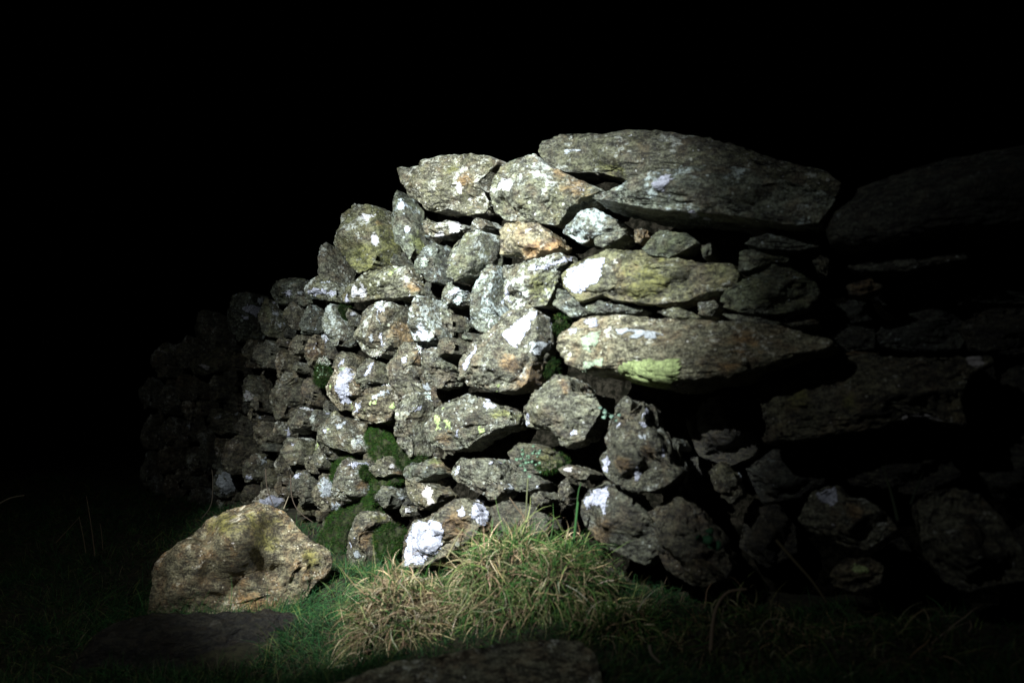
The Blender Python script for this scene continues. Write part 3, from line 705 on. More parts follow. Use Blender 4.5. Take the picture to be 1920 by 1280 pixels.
S("white stone densely speckled black in the middle of the wall", [(615,728),(617,722),(626,711),(637,692),(650,686),(670,693),(677,705),(683,717),(689,727),(694,732),(688,742),(670,743),(662,747),(662,755),(664,768),(655,769),(637,757),(622,747)],
  1.15, .85, .1, .1, dz=-.02, bulge=.9, crust=[('w',[(620,740),(628,712),(638,695),(652,688),(668,696),(662,712),(655,725),(660,750),(655,765),(640,755),(626,748)]),('g',[(637,690),(650,686),(646,696),(638,698)]),('y',[(616,725),(627,716),(632,722),(620,730)]),('y',[(657,752),(664,758),(664,768),(656,768)])], marks=[('o',675,712,12,1.2)])
S("layered stone with white streaks right of the white speckled stone", [(672,694),(690,680),(700,675),(725,677),(733,687),(734,702),(733,715),(710,719),(705,727),(690,731),(681,717),(674,703)], .95, .45, .3, .2, strata=1.2, crust=[('w',[(680,702),(692,685),(700,680),(696,698),(684,708)]),('w',[(712,686),(728,684),(728,692),(714,692)])])
S("grey brown stone with a shaggy pale crest and a yellow ring of lichen", [(664,777),(667,755),(687,745),(706,735),(725,729),(739,726),(746,736),(752,749),(761,760),(764,770),(752,786),(741,793),(720,795),(704,792),(687,788),(671,786)],
  1.02, .6, .3, .35, bulge=.9, crust=[('p',[(690,742),(712,732),(736,728),(734,738),(712,744),(700,750)]),('y',[(682,764),(690,754),(705,750),(706,758),(695,762),(688,772)]),('w',[(664,772),(668,756),(684,750),(680,765),(670,776)]),('y',[(728,758),(738,755),(740,764),(730,766)])])
S("slender grey stone tapering down beside the yellow spotted stone", [(748,797),(763,777),(774,764),(792,742),(815,738),(819,755),(808,774),(798,789),(800,813),(801,836),(808,853),(792,856),(768,842),(756,822)],
  1.08, .7, .25, .1, bulge=.9, crust=[('w',[(768,772),(778,760),(792,746),(794,756),(788,768),(776,776)]),('w',[(790,846),(800,845),(803,855),(793,856)])], dents=[(756,795,10,-.02)])
S("broad stone with three yellow lichen spots and a white peak", [(797,805),(806,786),(824,766),(849,755),(881,746),(904,739),(915,737),(935,753),(959,763),(986,767),(986,799),(959,807),(927,819),(896,835),(873,844),(842,843),(818,832),(802,823)],
  1.02, .55, .2, .4, dz=-.03, bulge=.85, crust=[('y',[(812,782),(822,775),(830,788),(826,806),(818,806),(816,795)]),('y',[(832,788),(842,784),(851,796),(846,804),(836,800)]),('y',[(892,795),(900,794),(910,806),(900,820),(894,812)]),('w',[(906,752),(915,740),(925,752),(937,760),(915,768),(902,762)]),('y',[(824,766),(846,755),(840,764),(828,770)]),('w',[(853,804),(862,800),(862,818),(854,818)]),('w',[(884,792),(890,788),(888,798)])],
  marks=[('m',945,775,34,.35),('o',830,822,18)])
S("tan star shaped stone under the left end of the yellow lichen slab", [(985,778),(993,765),(1019,751),(1035,719),(1051,705),(1088,715),(1101,738),(1142,746),(1154,757),(1149,778),(1128,804),(1112,827),(1067,838),(1051,806),(1019,804),(993,801)],
  1.0, .42, .25, .45, bulge=.8, facets=8, crust=[('w',[(985,778),(991,774),(991,800),(986,798)]),('w',[(1064,808),(1082,802),(1084,812),(1070,818)]),('p',[(1004,768),(1024,758),(1026,774),(1010,778)])], marks=[('o',1058,725,14),])
S("jagged purplish stone with vertical white blades at the lower right", [(1172,752),(1182,746),(1193,756),(1196,778),(1205,768),(1213,757),(1222,775),(1227,800),(1242,810),(1252,830),(1262,850),(1268,870),(1287,885),(1272,905),(1240,920),(1200,922),(1170,913),(1150,901),(1136,887),(1128,860),(1140,846),(1143,820),(1150,795),(1160,778)],
  .95, .4, .05, .35, dz=-.13, bulge=.85, facets=8, crust=[('w',[(1197,800),(1205,772),(1213,758),(1221,778),(1222,798),(1208,806)]),('w',[(1128,862),(1140,848),(1146,866),(1140,886),(1132,880)]),('w',[(1186,872),(1193,866),(1202,880),(1200,908),(1190,900)]),('w',[(1235,838),(1246,832),(1248,858),(1240,864)]),('p',[(1196,815),(1215,812),(1212,826),(1200,826)]),('p',[(1156,838),(1172,832),(1174,844),(1158,848)]),('w',[(1154,800),(1164,790),(1160,806),(1154,812)])],
  marks=[('o',1170,870,18),('o',1215,845,14,1.4)])
S("little pale crumb stone right of the jagged purplish stone", [(1264,822),(1275,822),(1292,836),(1290,845),(1272,840)], .9, .5, .1, .1, dz=-.03)

# lower middle
S("reddish brown pointed slab with a white tip under the yellow spotted stone", [(850,889),(856,875),(872,861),(898,865),(929,862),(953,868),(960,886),(963,907),(978,916),(967,922),(954,934),(943,938),(917,924),(890,909),(867,902)],
  .95, .45, .05, .45, dz=-.02, facets=7, crust=[('w',[(851,886),(858,874),(868,872),(865,884),(854,890)]),('w',[(898,870),(910,865),(906,872)]),('w',[(912,868),(926,864),(924,870)]),('w',[(930,864),(950,868),(948,872)]),('p',[(935,915),(955,908),(975,917),(950,922)])])
S("dark strip of stone right of the reddish brown pointed slab", [(961,892),(985,884),(1020,892),(1042,905),(1030,916),(1005,921),(975,919)], .7, .35, .4, .1, dz=.03, marks=[('w',1010,912,9,.5)])
S("flat pale edged stone half hidden behind the grass tussock", [(1000,930),(1035,924),(1052,936),(1040,947),(1008,942)], .9, .55, .2, .1, dz=.02)
S("dark mossy stone in the recess under the tan star shaped stone", [(955,850),(980,833),(1030,838),(1062,850),(1067,876),(1020,886),(970,880)], .6, .25, .6, .05, dz=.06, marks=[('m',1025,862,26)])
S("thin pale lipped stone left of the jagged purplish stone", [(1050,880),(1070,874),(1100,880),(1127,889),(1118,897),(1075,893)], .8, .45, .15, .15, dz=.03, marks=[('w',1064,879,10,.6)])
S("dark stone in the gap left of the white tipped corner stone", [(1052,912),(1080,898),(1097,915),(1090,946),(1065,952)], .6, .25, .3, .1, dz=.08)
S("dark base stone directly behind the grass tussock", [(922,952),(960,940),(1000,950),(1042,958),(1052,992),(1000,1015),(940,1008)], .55, .2, .3, .15, dz=.04)
S("large base stone with a white left corner beside the green blade of grass", [(1091,941),(1107,919),(1142,906),(1170,917),(1200,935),(1226,963),(1248,990),(1264,1030),(1221,1057),(1194,1046),(1142,1024),(1118,1002),(1099,981),(1091,963)],
  .75, .3, .25, .35, dz=-.08, facets=8, crust=[('w',[(1092,940),(1108,920),(1142,907),(1142,930),(1136,966),(1124,952),(1112,950),(1104,958)])], marks=[('o',1130,1000,26),])
S("dark brown base stone right of the white cornered base stone", [(1215,962),(1270,930),(1320,958),(1360,1010),(1382,1062),(1360,1102),(1300,1092),(1250,1062),(1230,1012)], .6, .2, .15, .55, dz=-.03)
S("small pinkish stone at the foot of the dark brown base stone", [(1284,1056),(1307,1050),(1334,1065),(1355,1087),(1326,1097),(1290,1082)], .9, .3, 0, .3, dz=-.14)
S("small stone with pale specks in the dark right recess", [(1332,886),(1355,868),(1380,890),(1397,926),(1375,942),(1345,916)], .85, .3, .5, .2, dz=-.02, crust=[('p',[(1386,886),(1394,884),(1395,894),(1387,896)])])
S("white faced corner boulder standing in the grass", [(756,1060),(759,1027),(762,1009),(772,987),(783,973),(797,975),(819,969),(832,963),(851,952),(867,942),(886,936),(901,941),(917,949),(923,961),(927,984),(919,1002),(904,1012),(882,1025),(851,1040),(820,1055),(795,1062)],
  .95, .35, .1, .5, dz=-.08, bulge=.85, facets=7, crust=[('w',[(756,1058),(760,1012),(772,987),(783,974),(797,977),(819,970),(831,978),(835,1000),(826,1030),(810,1041),(796,1058)]),('w',[(880,955),(888,938),(902,942),(916,952),(918,975),(910,985),(904,1003),(898,985),(886,975)]),('w',[(852,956),(868,945),(876,952),(870,972),(856,968)])], marks=[('o',858,985,30),('o',915,995,16,1.5)])
S("pinkish base stone with a green top left of the white faced boulder", [(655,1027),(659,1001),(670,989),(678,969),(697,963),(719,960),(736,969),(739,981),(724,989),(711,1004),(708,1021),(714,1042),(696,1068),(675,1078),(664,1051)],
  .95, .55, .4, .45, dz=-.06, crust=[('w',[(655,1018),(660,1000),(668,1004),(664,1018),(658,1030)]),('p',[(700,985),(718,982),(722,990),(706,998)]),('p',[(662,1032),(672,1028),(678,1042),(668,1046)])], marks=[('o',680,1005,18,1.3),('m',710,970,24,.5)])
S("rounded whorled stone among the moss low in the wall", [(627,897),(632,887),(644,876),(662,864),(680,861),(694,866),(702,880),(707,893),(714,903),(708,916),(704,931),(680,938),(660,944),(644,933),(632,926)],
  1.08, .68, .1, .4, dz=-.05, bulge=.95, facets=2, strata=.8, crust=[('w',[(652,872),(668,864),(690,866),(692,873),(672,872),(660,878)]),('w',[(688,912),(694,904),(702,904),(698,914),(688,922)]),('y',[(694,899),(699,898),(699,904),(694,905)])], marks=[('m',688,882,12),('o',680,910,14)])
S("mossy ledge stone with a pale lower rim", [(696,874),(712,870),(728,871),(738,857),(746,867),(754,881),(763,888),(744,894),(725,892),(709,888)], .95, .6, .45, .3, dz=-.02, marks=[('w',735,875,8),('o',748,889,10,.5)])
S("stone dotted with mint lichen between moss clumps", [(711,926),(725,913),(744,914),(754,920),(764,931),(756,947),(737,951),(720,941)], .75, .6, .3, .1, dz=.01, crust=[('g',[(741,918),(750,916),(753,924),(744,925)]),('p',[(746,930),(758,926),(758,940),(748,938)])])
S("rough brown stone with a mossy back above the layered brown stone", [(760,888),(766,876),(781,869),(800,871),(820,866),(845,860),(854,875),(847,889),(825,895),(800,902),(787,903),(768,898)], .9, .45, .45, .5, facets=9, marks=[('o',830,872,22,.7),('m',815,866,16,.5)])
S("layered brown stone with a pale centre above the white faced boulder", [(764,900),(775,905),(795,913),(812,910),(824,915),(840,919),(857,930),(847,943),(825,951),(805,954),(792,940),(775,931),(766,921)], 1.0, .5, .35, .45, dz=-.03, strata=.9, marks=[('w',806,925,14),('w',808,942,9)])
S("small pale knuckle stone under the layered brown stone", [(759,955),(766,948),(775,954),(790,955),(798,962),(787,968),(769,967)], .9, .55, .3, .25, marks=[('w',765,957,8)])

# left lower part
S("sloping stone with grey and white lichen below the white speckled stone", [(597,830),(600,805),(607,797),(625,789),(650,782),(669,789),(677,805),(688,815),(692,825),(702,845),(688,852),(672,842),(655,840),(642,848),(635,861),(622,857),(614,872),(600,877),(590,862)],
  1.02, .66, .4, .2, crust=[('y',[(590,838),(594,820),(602,812),(604,826),(600,842),(592,844)]),('p',[(628,795),(648,786),(652,796),(632,806)]),('w',[(602,810),(612,802),(618,808),(608,820)]),('y',[(611,803),(620,800),(620,808),(613,810)]),('p',[(660,828),(678,818),(684,830),(668,838)])])
S("squarish stone with yellow lichen at its lower right corner", [(542,858),(532,842),(532,830),(542,824),(559,823),(584,825),(591,840),(584,855),(577,868),(557,872),(547,863)],
  1.0, .6, .5, .2, dz=-.02, crust=[('y',[(576,860),(584,858),(590,868),(598,872),(597,879),(588,877)]),('w',[(545,832),(556,830),(558,834),(548,836)]),('p',[(570,842),(584,840),(582,848),(572,850)])])
S("grey stone with small lichen rosettes under the sloping lichen stone", [(576,857),(597,873),(607,866),(618,861),(627,872),(627,887),(607,886),(590,881)], .95, .62, .2, .2, dz=.01, crust=[('y',[(605,874),(612,872),(612,880),(606,880)]),('p',[(614,875),(625,872),(624,884),(614,882)])])
S("dark squared stone projecting over a black slot", [(545,793),(546,776),(560,769),(592,771),(599,785),(597,797),(576,804),(557,811),(549,808)], .85, .5, .2, .25, dz=-.04, facets=7)
S("folded whitish stone at the right of the dark squared stone", [(592,776),(600,770),(615,769),(622,776),(612,785),(612,797),(599,811),(591,808),(595,797)], 1.05, .6, .1, .1, strata=1.0, crust=[('w',[(594,776),(612,771),(618,775),(604,782),(600,790),(596,784)]),('w',[(604,790),(609,788),(608,800),(600,808),(595,804)])])
S("small stone striped white and green below the white speckled stone", [(628,783),(645,770),(658,771),(661,785),(645,790),(627,792)], 1.05, .5, .6, .1, crust=[('w',[(648,778),(655,774),(659,784),(650,784)]),('w',[(633,782),(644,773),(640,780)])])
S("small bright white ball of quartz beside the dark squared stone", [(530,806),(533,796),(544,791),(548,802),(545,816),(536,818)], 1.1, .95, 0, 0, dz=-.03, facets=2, crust=[('w',[(528,806),(532,794),(545,790),(550,802),(546,818),(535,819)])])
S("brown speckled stone left of the white quartz ball", [(480,800),(490,792),(507,794),(527,796),(532,812),(531,826),(517,831),(497,831),(482,821)], .8, .4, .2, .45)
S("flat dark stone under the brown speckled stone", [(494,836),(515,831),(531,834),(527,846),(500,845)], .75, .3, .3, .2)
S("round dark stone beside the grey white stones at the dim left", [(425,855),(431,837),(440,827),(457,819),(474,824),(486,835),(484,847),(471,862),(465,876),(455,887),(442,881),(430,871)], .62, .3, .1, .2, dz=-.03, bulge=.95, facets=1)
S("lilac grey layered stone with a tiny white knob at its left", [(475,870),(482,857),(501,853),(511,857),(507,870),(501,880),(502,893),(482,902),(467,902),(461,891),(470,880)], .95, .55, .35, .1, dz=-.02, crust=[('w',[(462,892),(472,889),(475,897),(466,901)]),('p',[(482,862),(504,856),(504,868),(484,874)])])
S("pale blue white heart shaped stone low at the left", [(405,892),(417,883),(435,880),(446,885),(444,895),(450,901),(441,915),(432,922),(425,930),(419,921),(409,912),(405,902)], 1.05, .9, 0, 0, dz=-.02, facets=4, crust=[('p',[(403,892),(417,881),(436,878),(448,884),(446,894),(453,901),(441,917),(426,932),(407,914)])])
S("pale upper stone of the two stacked above the heart shaped stone", [(414,855),(413,835),(421,824),(437,822),(433,837),(426,856)], 1.05, .9, .05, 0, crust=[('p',[(413,856),(413,836),(422,823),(436,822),(432,838),(425,856)])])
S("pinkish lower stone of the two stacked above the heart shaped stone", [(411,880),(415,864),(422,857),(429,870),(435,880),(422,882)], 1.0, .65, 0, .2)
S("narrow grey stone between black gaps below the squarish stone", [(528,882),(530,867),(536,850),(542,857),(553,876),(543,896),(534,900)], .95, .5, .05, .1, crust=[('w',[(530,868),(535,852),(538,860),(533,872)])])
S("upright brown grained stone with a white top edge", [(550,897),(547,886),(560,884),(577,886),(599,888),(606,899),(602,912),(597,927),(592,940),(567,947),(559,936),(554,915)], .85, .4, .15, .35, dz=-.02, strata=.9, crust=[('w',[(548,890),(560,885),(576,887),(572,892),(556,896)])])
S("grey stone covered in blue grey lichen rosettes", [(602,906),(610,893),(620,890),(628,902),(631,916),(632,930),(638,941),(647,947),(636,958),(621,957),(610,947),(596,938),(591,930),(598,916)], 1.05, .9, .1, .05, dz=-.02, crust=[('p',[(604,905),(612,894),(622,893),(628,905),(630,925),(618,935),(600,930),(600,918)]),('p',[(616,945),(634,940),(644,948),(634,957),(620,956)])])
S("small olive stone at the foot of the upright brown grained stone", [(564,957),(572,946),(592,941),(603,952),(592,965),(570,967)], .95, .3, .5, .2)
S("bright white stone peeping over the top of the brown boulder", [(478,950),(486,936),(499,930),(505,920),(516,919),(518,929),(528,932),(532,942),(522,955),(505,958)], 1.1, .95, 0, 0, facets=4, crust=[('w',[(476,952),(486,934),(500,929),(505,918),(517,917),(519,928),(530,931),(534,943),(522,957),(500,960)])])
S("dark brown stone behind the top of the boulder left of the white one", [(455,945),(465,922),(480,911),(498,911),(501,926),(491,936),(479,946),(465,950)], .6, .2, .2, .2, strata=.8)
S("tiny lichen crusted stone above the bright white stone", [(528,906),(545,897),(554,905),(548,926),(534,932)], .85, .75, .1, .1, dz=.02)
S("shield shaped brown stone left of the small green plants", [(527,726),(532,710),(545,700),(570,700),(587,700),(584,715),(571,721),(574,733),(571,751),(557,761),(545,782),(525,787),(514,768),(509,751),(519,733)], .9, .5, .3, .35, bulge=.9, facets=5)
S("dark stone right of the shield shaped brown stone", [(573,722),(589,711),(607,716),(618,727),(618,743),(607,757),(589,761),(577,751),(572,736)], .65, .35, .1, .4, dz=.04, facets=8)
S("grey stone with a white lower left corner left of the shield shaped stone", [(460,730),(461,714),(474,706),(490,706),(503,716),(507,732),(501,743),(480,752),(460,753)], .82, .48, .3, .1, marks=[('w',465,740,9)])
S("grey drop shaped stone under the white cornered stone", [(478,752),(495,744),(506,738),(512,752),(514,766),(501,773),(489,766)], .8, .5, .15, .1)
S("rounded olive grey stone above the black slot at the dim left", [(461,670),(466,655),(476,641),(495,639),(502,645),(494,657),(487,672),(479,688),(467,687),(461,677)], .85, .5, .4, .25)
S("small lichen flecked stone left of the rounded olive grey stone", [(441,672),(452,660),(463,669),(467,686),(457,696),(446,688)], .8, .5, .35, .1)
S("layered grey stone with white flecks right of the rounded olive grey stone", [(482,691),(490,670),(500,652),(512,641),(527,648),(532,661),(532,681),(527,692),(512,692),(497,691)], .85, .55, .25, .15, strata=1.2)
S("narrow hanging stone like a finger", [(530,698),(532,676),(535,658),(546,658),(550,675),(553,692),(543,701),(536,708)], .82, .45, .35, .1, dz=-.02)
S("thin layered flake above the finger shaped stone", [(529,638),(545,633),(555,639),(552,648),(532,653)], .85, .5, .1, .1, strata=1.0)
S("grey rounded stone right of the thin layered flake", [(545,658),(552,646),(567,633),(589,631),(597,636),(587,650),(580,662),(557,667)], .92, .6, .2, .1)
S("brown stone outlined by thin white lichen edges", [(579,675),(578,661),(587,645),(602,631),(611,637),(612,651),(622,661),(609,673),(597,684),(586,689)], .9, .35, .15, .75, crust=[('w',[(582,656),(600,633),(600,638),(586,656)]),('w',[(606,630),(613,626),(612,642),(608,644)])])
S("small dark stone at the mouth of the black slot under the brown outlined stone", [(558,686),(570,678),(581,680),(587,691),(570,699)], .75, .4, .2, .2)
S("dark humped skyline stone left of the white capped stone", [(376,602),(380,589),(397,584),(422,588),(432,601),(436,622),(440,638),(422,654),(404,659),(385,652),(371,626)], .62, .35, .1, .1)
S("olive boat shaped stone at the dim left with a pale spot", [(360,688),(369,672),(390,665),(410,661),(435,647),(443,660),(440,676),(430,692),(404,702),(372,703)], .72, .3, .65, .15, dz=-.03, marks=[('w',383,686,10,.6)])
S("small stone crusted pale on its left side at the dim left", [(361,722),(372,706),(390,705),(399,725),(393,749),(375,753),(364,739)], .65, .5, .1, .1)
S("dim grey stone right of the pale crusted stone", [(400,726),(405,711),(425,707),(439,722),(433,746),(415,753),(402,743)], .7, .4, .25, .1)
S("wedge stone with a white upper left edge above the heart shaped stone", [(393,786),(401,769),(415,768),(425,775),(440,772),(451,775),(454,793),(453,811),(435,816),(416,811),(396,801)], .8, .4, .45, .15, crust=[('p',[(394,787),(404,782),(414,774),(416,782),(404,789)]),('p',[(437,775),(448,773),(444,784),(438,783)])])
S("stone with two white vertical streaks at the dim left", [(349,800),(356,787),(373,787),(380,800),(374,821),(360,827),(351,815)], .75, .5, 0, 0, crust=[('p',[(353,792),(359,792),(359,822),(353,822)]),('p',[(362,790),(374,788),(372,796),(364,798)])])
S("pale upright stone like a gravestone at the far dim left", [(320,921),(324,905),(330,891),(336,897),(338,910),(332,923),(325,932)], 1.0, .85, 0, .05, dz=-.06, facets=2, rough=.6)
S("tiny pale green lichened stone below the shield shaped brown stone", [(477,786),(482,767),(497,774),(496,787),(487,792)], .95, .8, .3, 0, dz=.01, crust=[('p',[(478,784),(482,768),(496,775),(494,785),(486,790)])])
S("small dark stone below the tiny lichened stone", [(454,792),(465,780),(480,794),(480,816),(462,822),(451,809)], .62, .3, .25, .1, dz=.03)
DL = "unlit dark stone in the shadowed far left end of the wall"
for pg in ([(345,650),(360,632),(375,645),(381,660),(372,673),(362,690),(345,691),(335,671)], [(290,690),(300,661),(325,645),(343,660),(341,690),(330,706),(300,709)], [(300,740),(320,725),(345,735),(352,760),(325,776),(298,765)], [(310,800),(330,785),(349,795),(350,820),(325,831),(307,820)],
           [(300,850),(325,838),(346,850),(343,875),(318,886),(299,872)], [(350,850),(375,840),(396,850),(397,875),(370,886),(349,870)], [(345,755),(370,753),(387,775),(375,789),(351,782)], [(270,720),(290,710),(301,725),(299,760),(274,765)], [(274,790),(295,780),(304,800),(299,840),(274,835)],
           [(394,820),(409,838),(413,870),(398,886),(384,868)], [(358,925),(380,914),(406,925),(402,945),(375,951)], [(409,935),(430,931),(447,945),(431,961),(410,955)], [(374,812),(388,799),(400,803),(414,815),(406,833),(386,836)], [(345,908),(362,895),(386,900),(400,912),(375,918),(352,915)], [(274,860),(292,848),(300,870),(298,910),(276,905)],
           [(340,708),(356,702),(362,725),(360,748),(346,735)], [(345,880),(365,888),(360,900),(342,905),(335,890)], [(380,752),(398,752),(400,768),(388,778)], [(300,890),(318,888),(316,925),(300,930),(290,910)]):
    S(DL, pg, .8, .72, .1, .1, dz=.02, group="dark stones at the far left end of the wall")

# small chinking stones wedged into whatever gaps are left between the face stones
def chink():
    rs = np.random.RandomState(77)
    st = 5
    xs = np.arange(290, 860, st); ys = np.arange(300, 1000, st)
    gx, gy = np.meshgrid(xs, ys); p = np.stack([gx.ravel(), gy.ravel()], 1).astype(float)
    gap = poly_sd(p, [(x, y + 14) if y < 800 else (x, y - 25) for x, y in CORE])
    for d in list(STONES.values()):
        q = d["px"]; lo = q.min(0) - 40; hi = q.max(0) + 40
        m = (p > lo).all(1) & (p < hi).all(1)
        if not m.any(): continue
        sdv = poly_sd(p[m], d["poly"]); gap[m] = np.minimum(gap[m], -sdv)
    k = 0
    while k < 75:
        i = int(np.argmax(gap)); r = gap[i]
        if r < 6: break
        c = p[i]; R = min(r * 1.5 + 3, 24)
        n = rs.randint(5, 8); a = np.sort(rs.uniform(0, 2 * np.pi, n)); a = np.linspace(0, 2 * np.pi, n, endpoint=False) + rs.uniform(-.3, .3, n)
        asp = rs.uniform(.65, .95)
        pg = [(c[0] + R * rs.uniform(.8, 1.2) * math.cos(t), c[1] + R * asp * rs.uniform(.8, 1.2) * math.sin(t)) for t in a]
        S("small chinking stone, darkened for the shade, wedged in a gap between larger face stones", pg, rs.uniform(.4, .75), rs.uniform(.2, .45), rs.uniform(.1, .5), .15, dz=.15 + rs.uniform(0, .06), sub=5, bulge=.6, group="chinking stones in the gaps of the wall", name="chinking_stone")  # darker tone paints in the shade deep between face stones
        gap = np.minimum(gap, np.hypot(p[:, 0] - c[0], p[:, 1] - c[1]) - R)
        k += 1
    return k
chink()

# stones on the ground
GS = "loose stones on the ground before the wall"
S("large brown boulder lying in the grass before the wall", [(270,1172),(284,1086),(286,1064),(299,1050),(350,1013),(386,973),(437,955),(485,947),(529,957),(547,973),(583,1013),(616,1028),(628,1053),(618,1079),(593,1101),(571,1133),(550,1160),(474,1170),(365,1176),(314,1180)],
  1.35, .3, .1, .8, depth=3.12, hue=.0, bulge=.95, back=.34, facets=8, e=.66, group=GS, name="boulder", cat="boulder", up=.25, rough=1.25,
  dents=[(440,1020,62,.12),(512,1072,60,-.09),(435,1100,50,-.08),(345,1050,62,.075),(396,1075,30,-.05),(330,1120,60,.05),(525,995,45,-.04),(470,972,45,.05),(570,1080,50,.07),(500,1135,45,.05),(385,1000,30,-.04)], marks=[('m',485,985,45,.6),('m',420,985,30),('m',500,1015,26),('o',480,1130,40,.5),('m',585,1045,24)])
S("low dark brown slab lying in front of the brown boulder", [(124,1256),(168,1205),(219,1172),(277,1160),(365,1158),(474,1154),(545,1153),(572,1174),(550,1192),(474,1228),(401,1250),(292,1264),(182,1276),(139,1275)],
  .16, .12, .15, .5, depth=2.66, hue=0.0, bulge=.5, back=.18, facets=3, e=.6, group=GS, name="ground_slab", cat="slab", up=1.5, rough=1.1)
S("dark purplish slab close by at the bottom edge of the picture", [(560,1305),(640,1276),(700,1254),(800,1238),(900,1221),(1000,1204),(1090,1203),(1120,1230),(1136,1280),(1125,1350),(900,1370),(650,1350)],
  1.6, .15, 0, .1, depth=1.92, hue=.5, bulge=.4, back=.25, facets=4, e=.55, group=GS, name="ground_slab", cat="slab", up=.9, rough=.75)

# ------------------------------------------------------------------ blades, moss, tussocks, stems
def ribbons(base, dirs, length, width, droop, colors, seg=4, curl=0.0, seed=0, tipk=0.1):
    """many tapering ribbons in one mesh: base (n,3), start directions, droop towards -z"""
    n = len(base); rs = np.random.RandomState(seed)
    d = dirs / np.linalg.norm(dirs, axis=1, keepdims=True)
    p = base.copy(); pts = [p.copy()]; ds = [d.copy()]
    st = (length / seg)[:, None]
    tw = rs.normal(0, 1, (n, 3))
    for k in range(seg):
        d = d + np.array([0, 0, -1.0]) * (droop / seg)[:, None] + curl * (tw + rs.normal(0, 0.8, (n, 3))) / seg
        d /= np.linalg.norm(d, axis=1, keepdims=True)
        p = p + d * st; pts.append(p.copy()); ds.append(d.copy())
    side0 = np.cross(ds[0], rs.normal(0, 1, (n, 3))); side0 /= np.linalg.norm(side0, axis=1, keepdims=True)
    V = []; C = []
    for k in range(seg + 1):
        s = side0 - ds[k] * (side0 * ds[k]).sum(1, keepdims=True); s /= np.linalg.norm(s, axis=1, keepdims=True) + 1e-9
        t = k / seg
        w = (width * (1 - t ** 1.6 * (1 - tipk)) * 0.5)[:, None]
        V += [pts[k] - s * w, pts[k] + s * w]
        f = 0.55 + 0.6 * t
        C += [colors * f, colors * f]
    V = np.stack(V, 1); C = np.stack(C, 1)          # n, 2(seg+1), 3
    m = 2 * (seg + 1)
    q = np.array([[2 * k, 2 * k + 1, 2 * k + 3, 2 * k + 2] for k in range(seg)])
    F = (np.arange(n)[:, None, None] * m + q[None]).reshape(-1, 4)
    return V.reshape(-1, 3), F, np.concatenate([C.reshape(-1, 3), np.ones((n * m, 1))], 1)

def blade_object(name, data, mat, loc=(0, 0, 0), parent=None):
    V, F, C = data
    me = mk_mesh(name, V - np.array(loc), F)
    point_color(me, "tint", C)
    return link(name, me, mat, (0, 0, 0) if parent else loc, parent)

def palette(rs, n, cols, weights, jit=0.22):
    c = np.array(cols)[rs.choice(len(cols), n, p=np.array(weights) / np.sum(weights))]
    return c * np.exp(rs.normal(0, jit, (n, 1))) * np.exp(rs.normal(0, 0.06, (n, 3)))

GREENS = [(0.013, 0.046, 0.014), (0.030, 0.078, 0.022), (0.008, 0.028, 0.010), (0.10, 0.12, 0.035), (0.26, 0.21, 0.11)]

def clear_of_slabs(x, y):
    ok = np.ones(len(x), bool)
    for lb, k in (("large brown boulder lying in the grass before the wall", .74), ("low dark brown slab lying in front of the brown boulder", .86), ("dark purplish slab close by at the bottom edge of the picture", .93)):
        V = STONES[lb]["V"]; c = (V.max(0) + V.min(0)) / 2; h = (V.max(0) - V.min(0)) / 2
        ok &= (((x - c[0]) / (h[0] * k)) ** 2 + ((y - c[1]) / (h[1] * k)) ** 2) > 1
    return ok

def build_turf():
    rs = np.random.RandomState(11)
    n0 = 620000
    x = rs.uniform(-3.0, 2.2, n0); y = rs.uniform(1.4, 6.0, n0)
    d = np.hypot(x, y)
    px = 960 + FPX * x / y
    wd = np.interp(px, _xs, _ds)
    dens = np.clip((2.6 / d) ** 2, 0, 1) * (0.55 + 0.45 * (fbm(np.stack([x * 5, y * 5, 0 * x], 1), 2, 5) > -0.25))
    keep = (rs.uniform(0, 1, n0) < dens) & (y < wd + 0.03) & (px > -150) & (px < 2080) & clear_of_slabs(x, y)
    x, y = x[keep], y[keep]; n = len(x)
    z = ground_zn(x, y) - 0.004
    P = np.stack([x, y, z], 1)
    patch = fbm(P * np.array([6, 6, 0]) + 3, 3, 21)
    L = rs.uniform(0.025, 0.06, n) * (1 + 0.5 * patch) * np.where(rs.uniform(0, 1, n) < 0.03, 1.7, 1)
    nb = np.exp(-(((x + .93) / .42) ** 2 + ((y - 3.0) / .35) ** 2)) + .8 * np.exp(-(((x + .50) / .22) ** 2 + ((y - 2.9) / .5) ** 2))
    L = L * (1 + .9 * nb * rs.uniform(.3, 1.2, n))
    D = np.stack([rs.normal(0, .55, n), rs.normal(0, .55, n), np.ones(n)], 1)
    lean = fbm(P * np.array([3, 3, 0]) + 9, 2, 31)
    D[:, 0] += lean * 0.8
    straw = np.clip(0.06 + 0.18 * fbm(P * np.array([4, 4, 0]) + 13, 2, 41), 0.03, 0.4)
    C = palette(rs, n, GREENS[:4], (5, 4, 4, 1.2))
    C = C * (1 + .45 * nb)[:, None]
    sm = rs.uniform(0, 1, n) < straw * (1 - .7 * np.clip(nb, 0, 1))
    C[sm] = palette(rs, sm.sum(), [(0.13, 0.115, 0.065), (0.08, 0.065, 0.038)], (1, 1))
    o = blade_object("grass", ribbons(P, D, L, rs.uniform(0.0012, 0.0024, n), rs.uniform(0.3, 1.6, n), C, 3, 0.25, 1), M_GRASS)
    tag(o, "short wet green turf growing in front of the wall", "grass", kind="stuff")
build_turf()

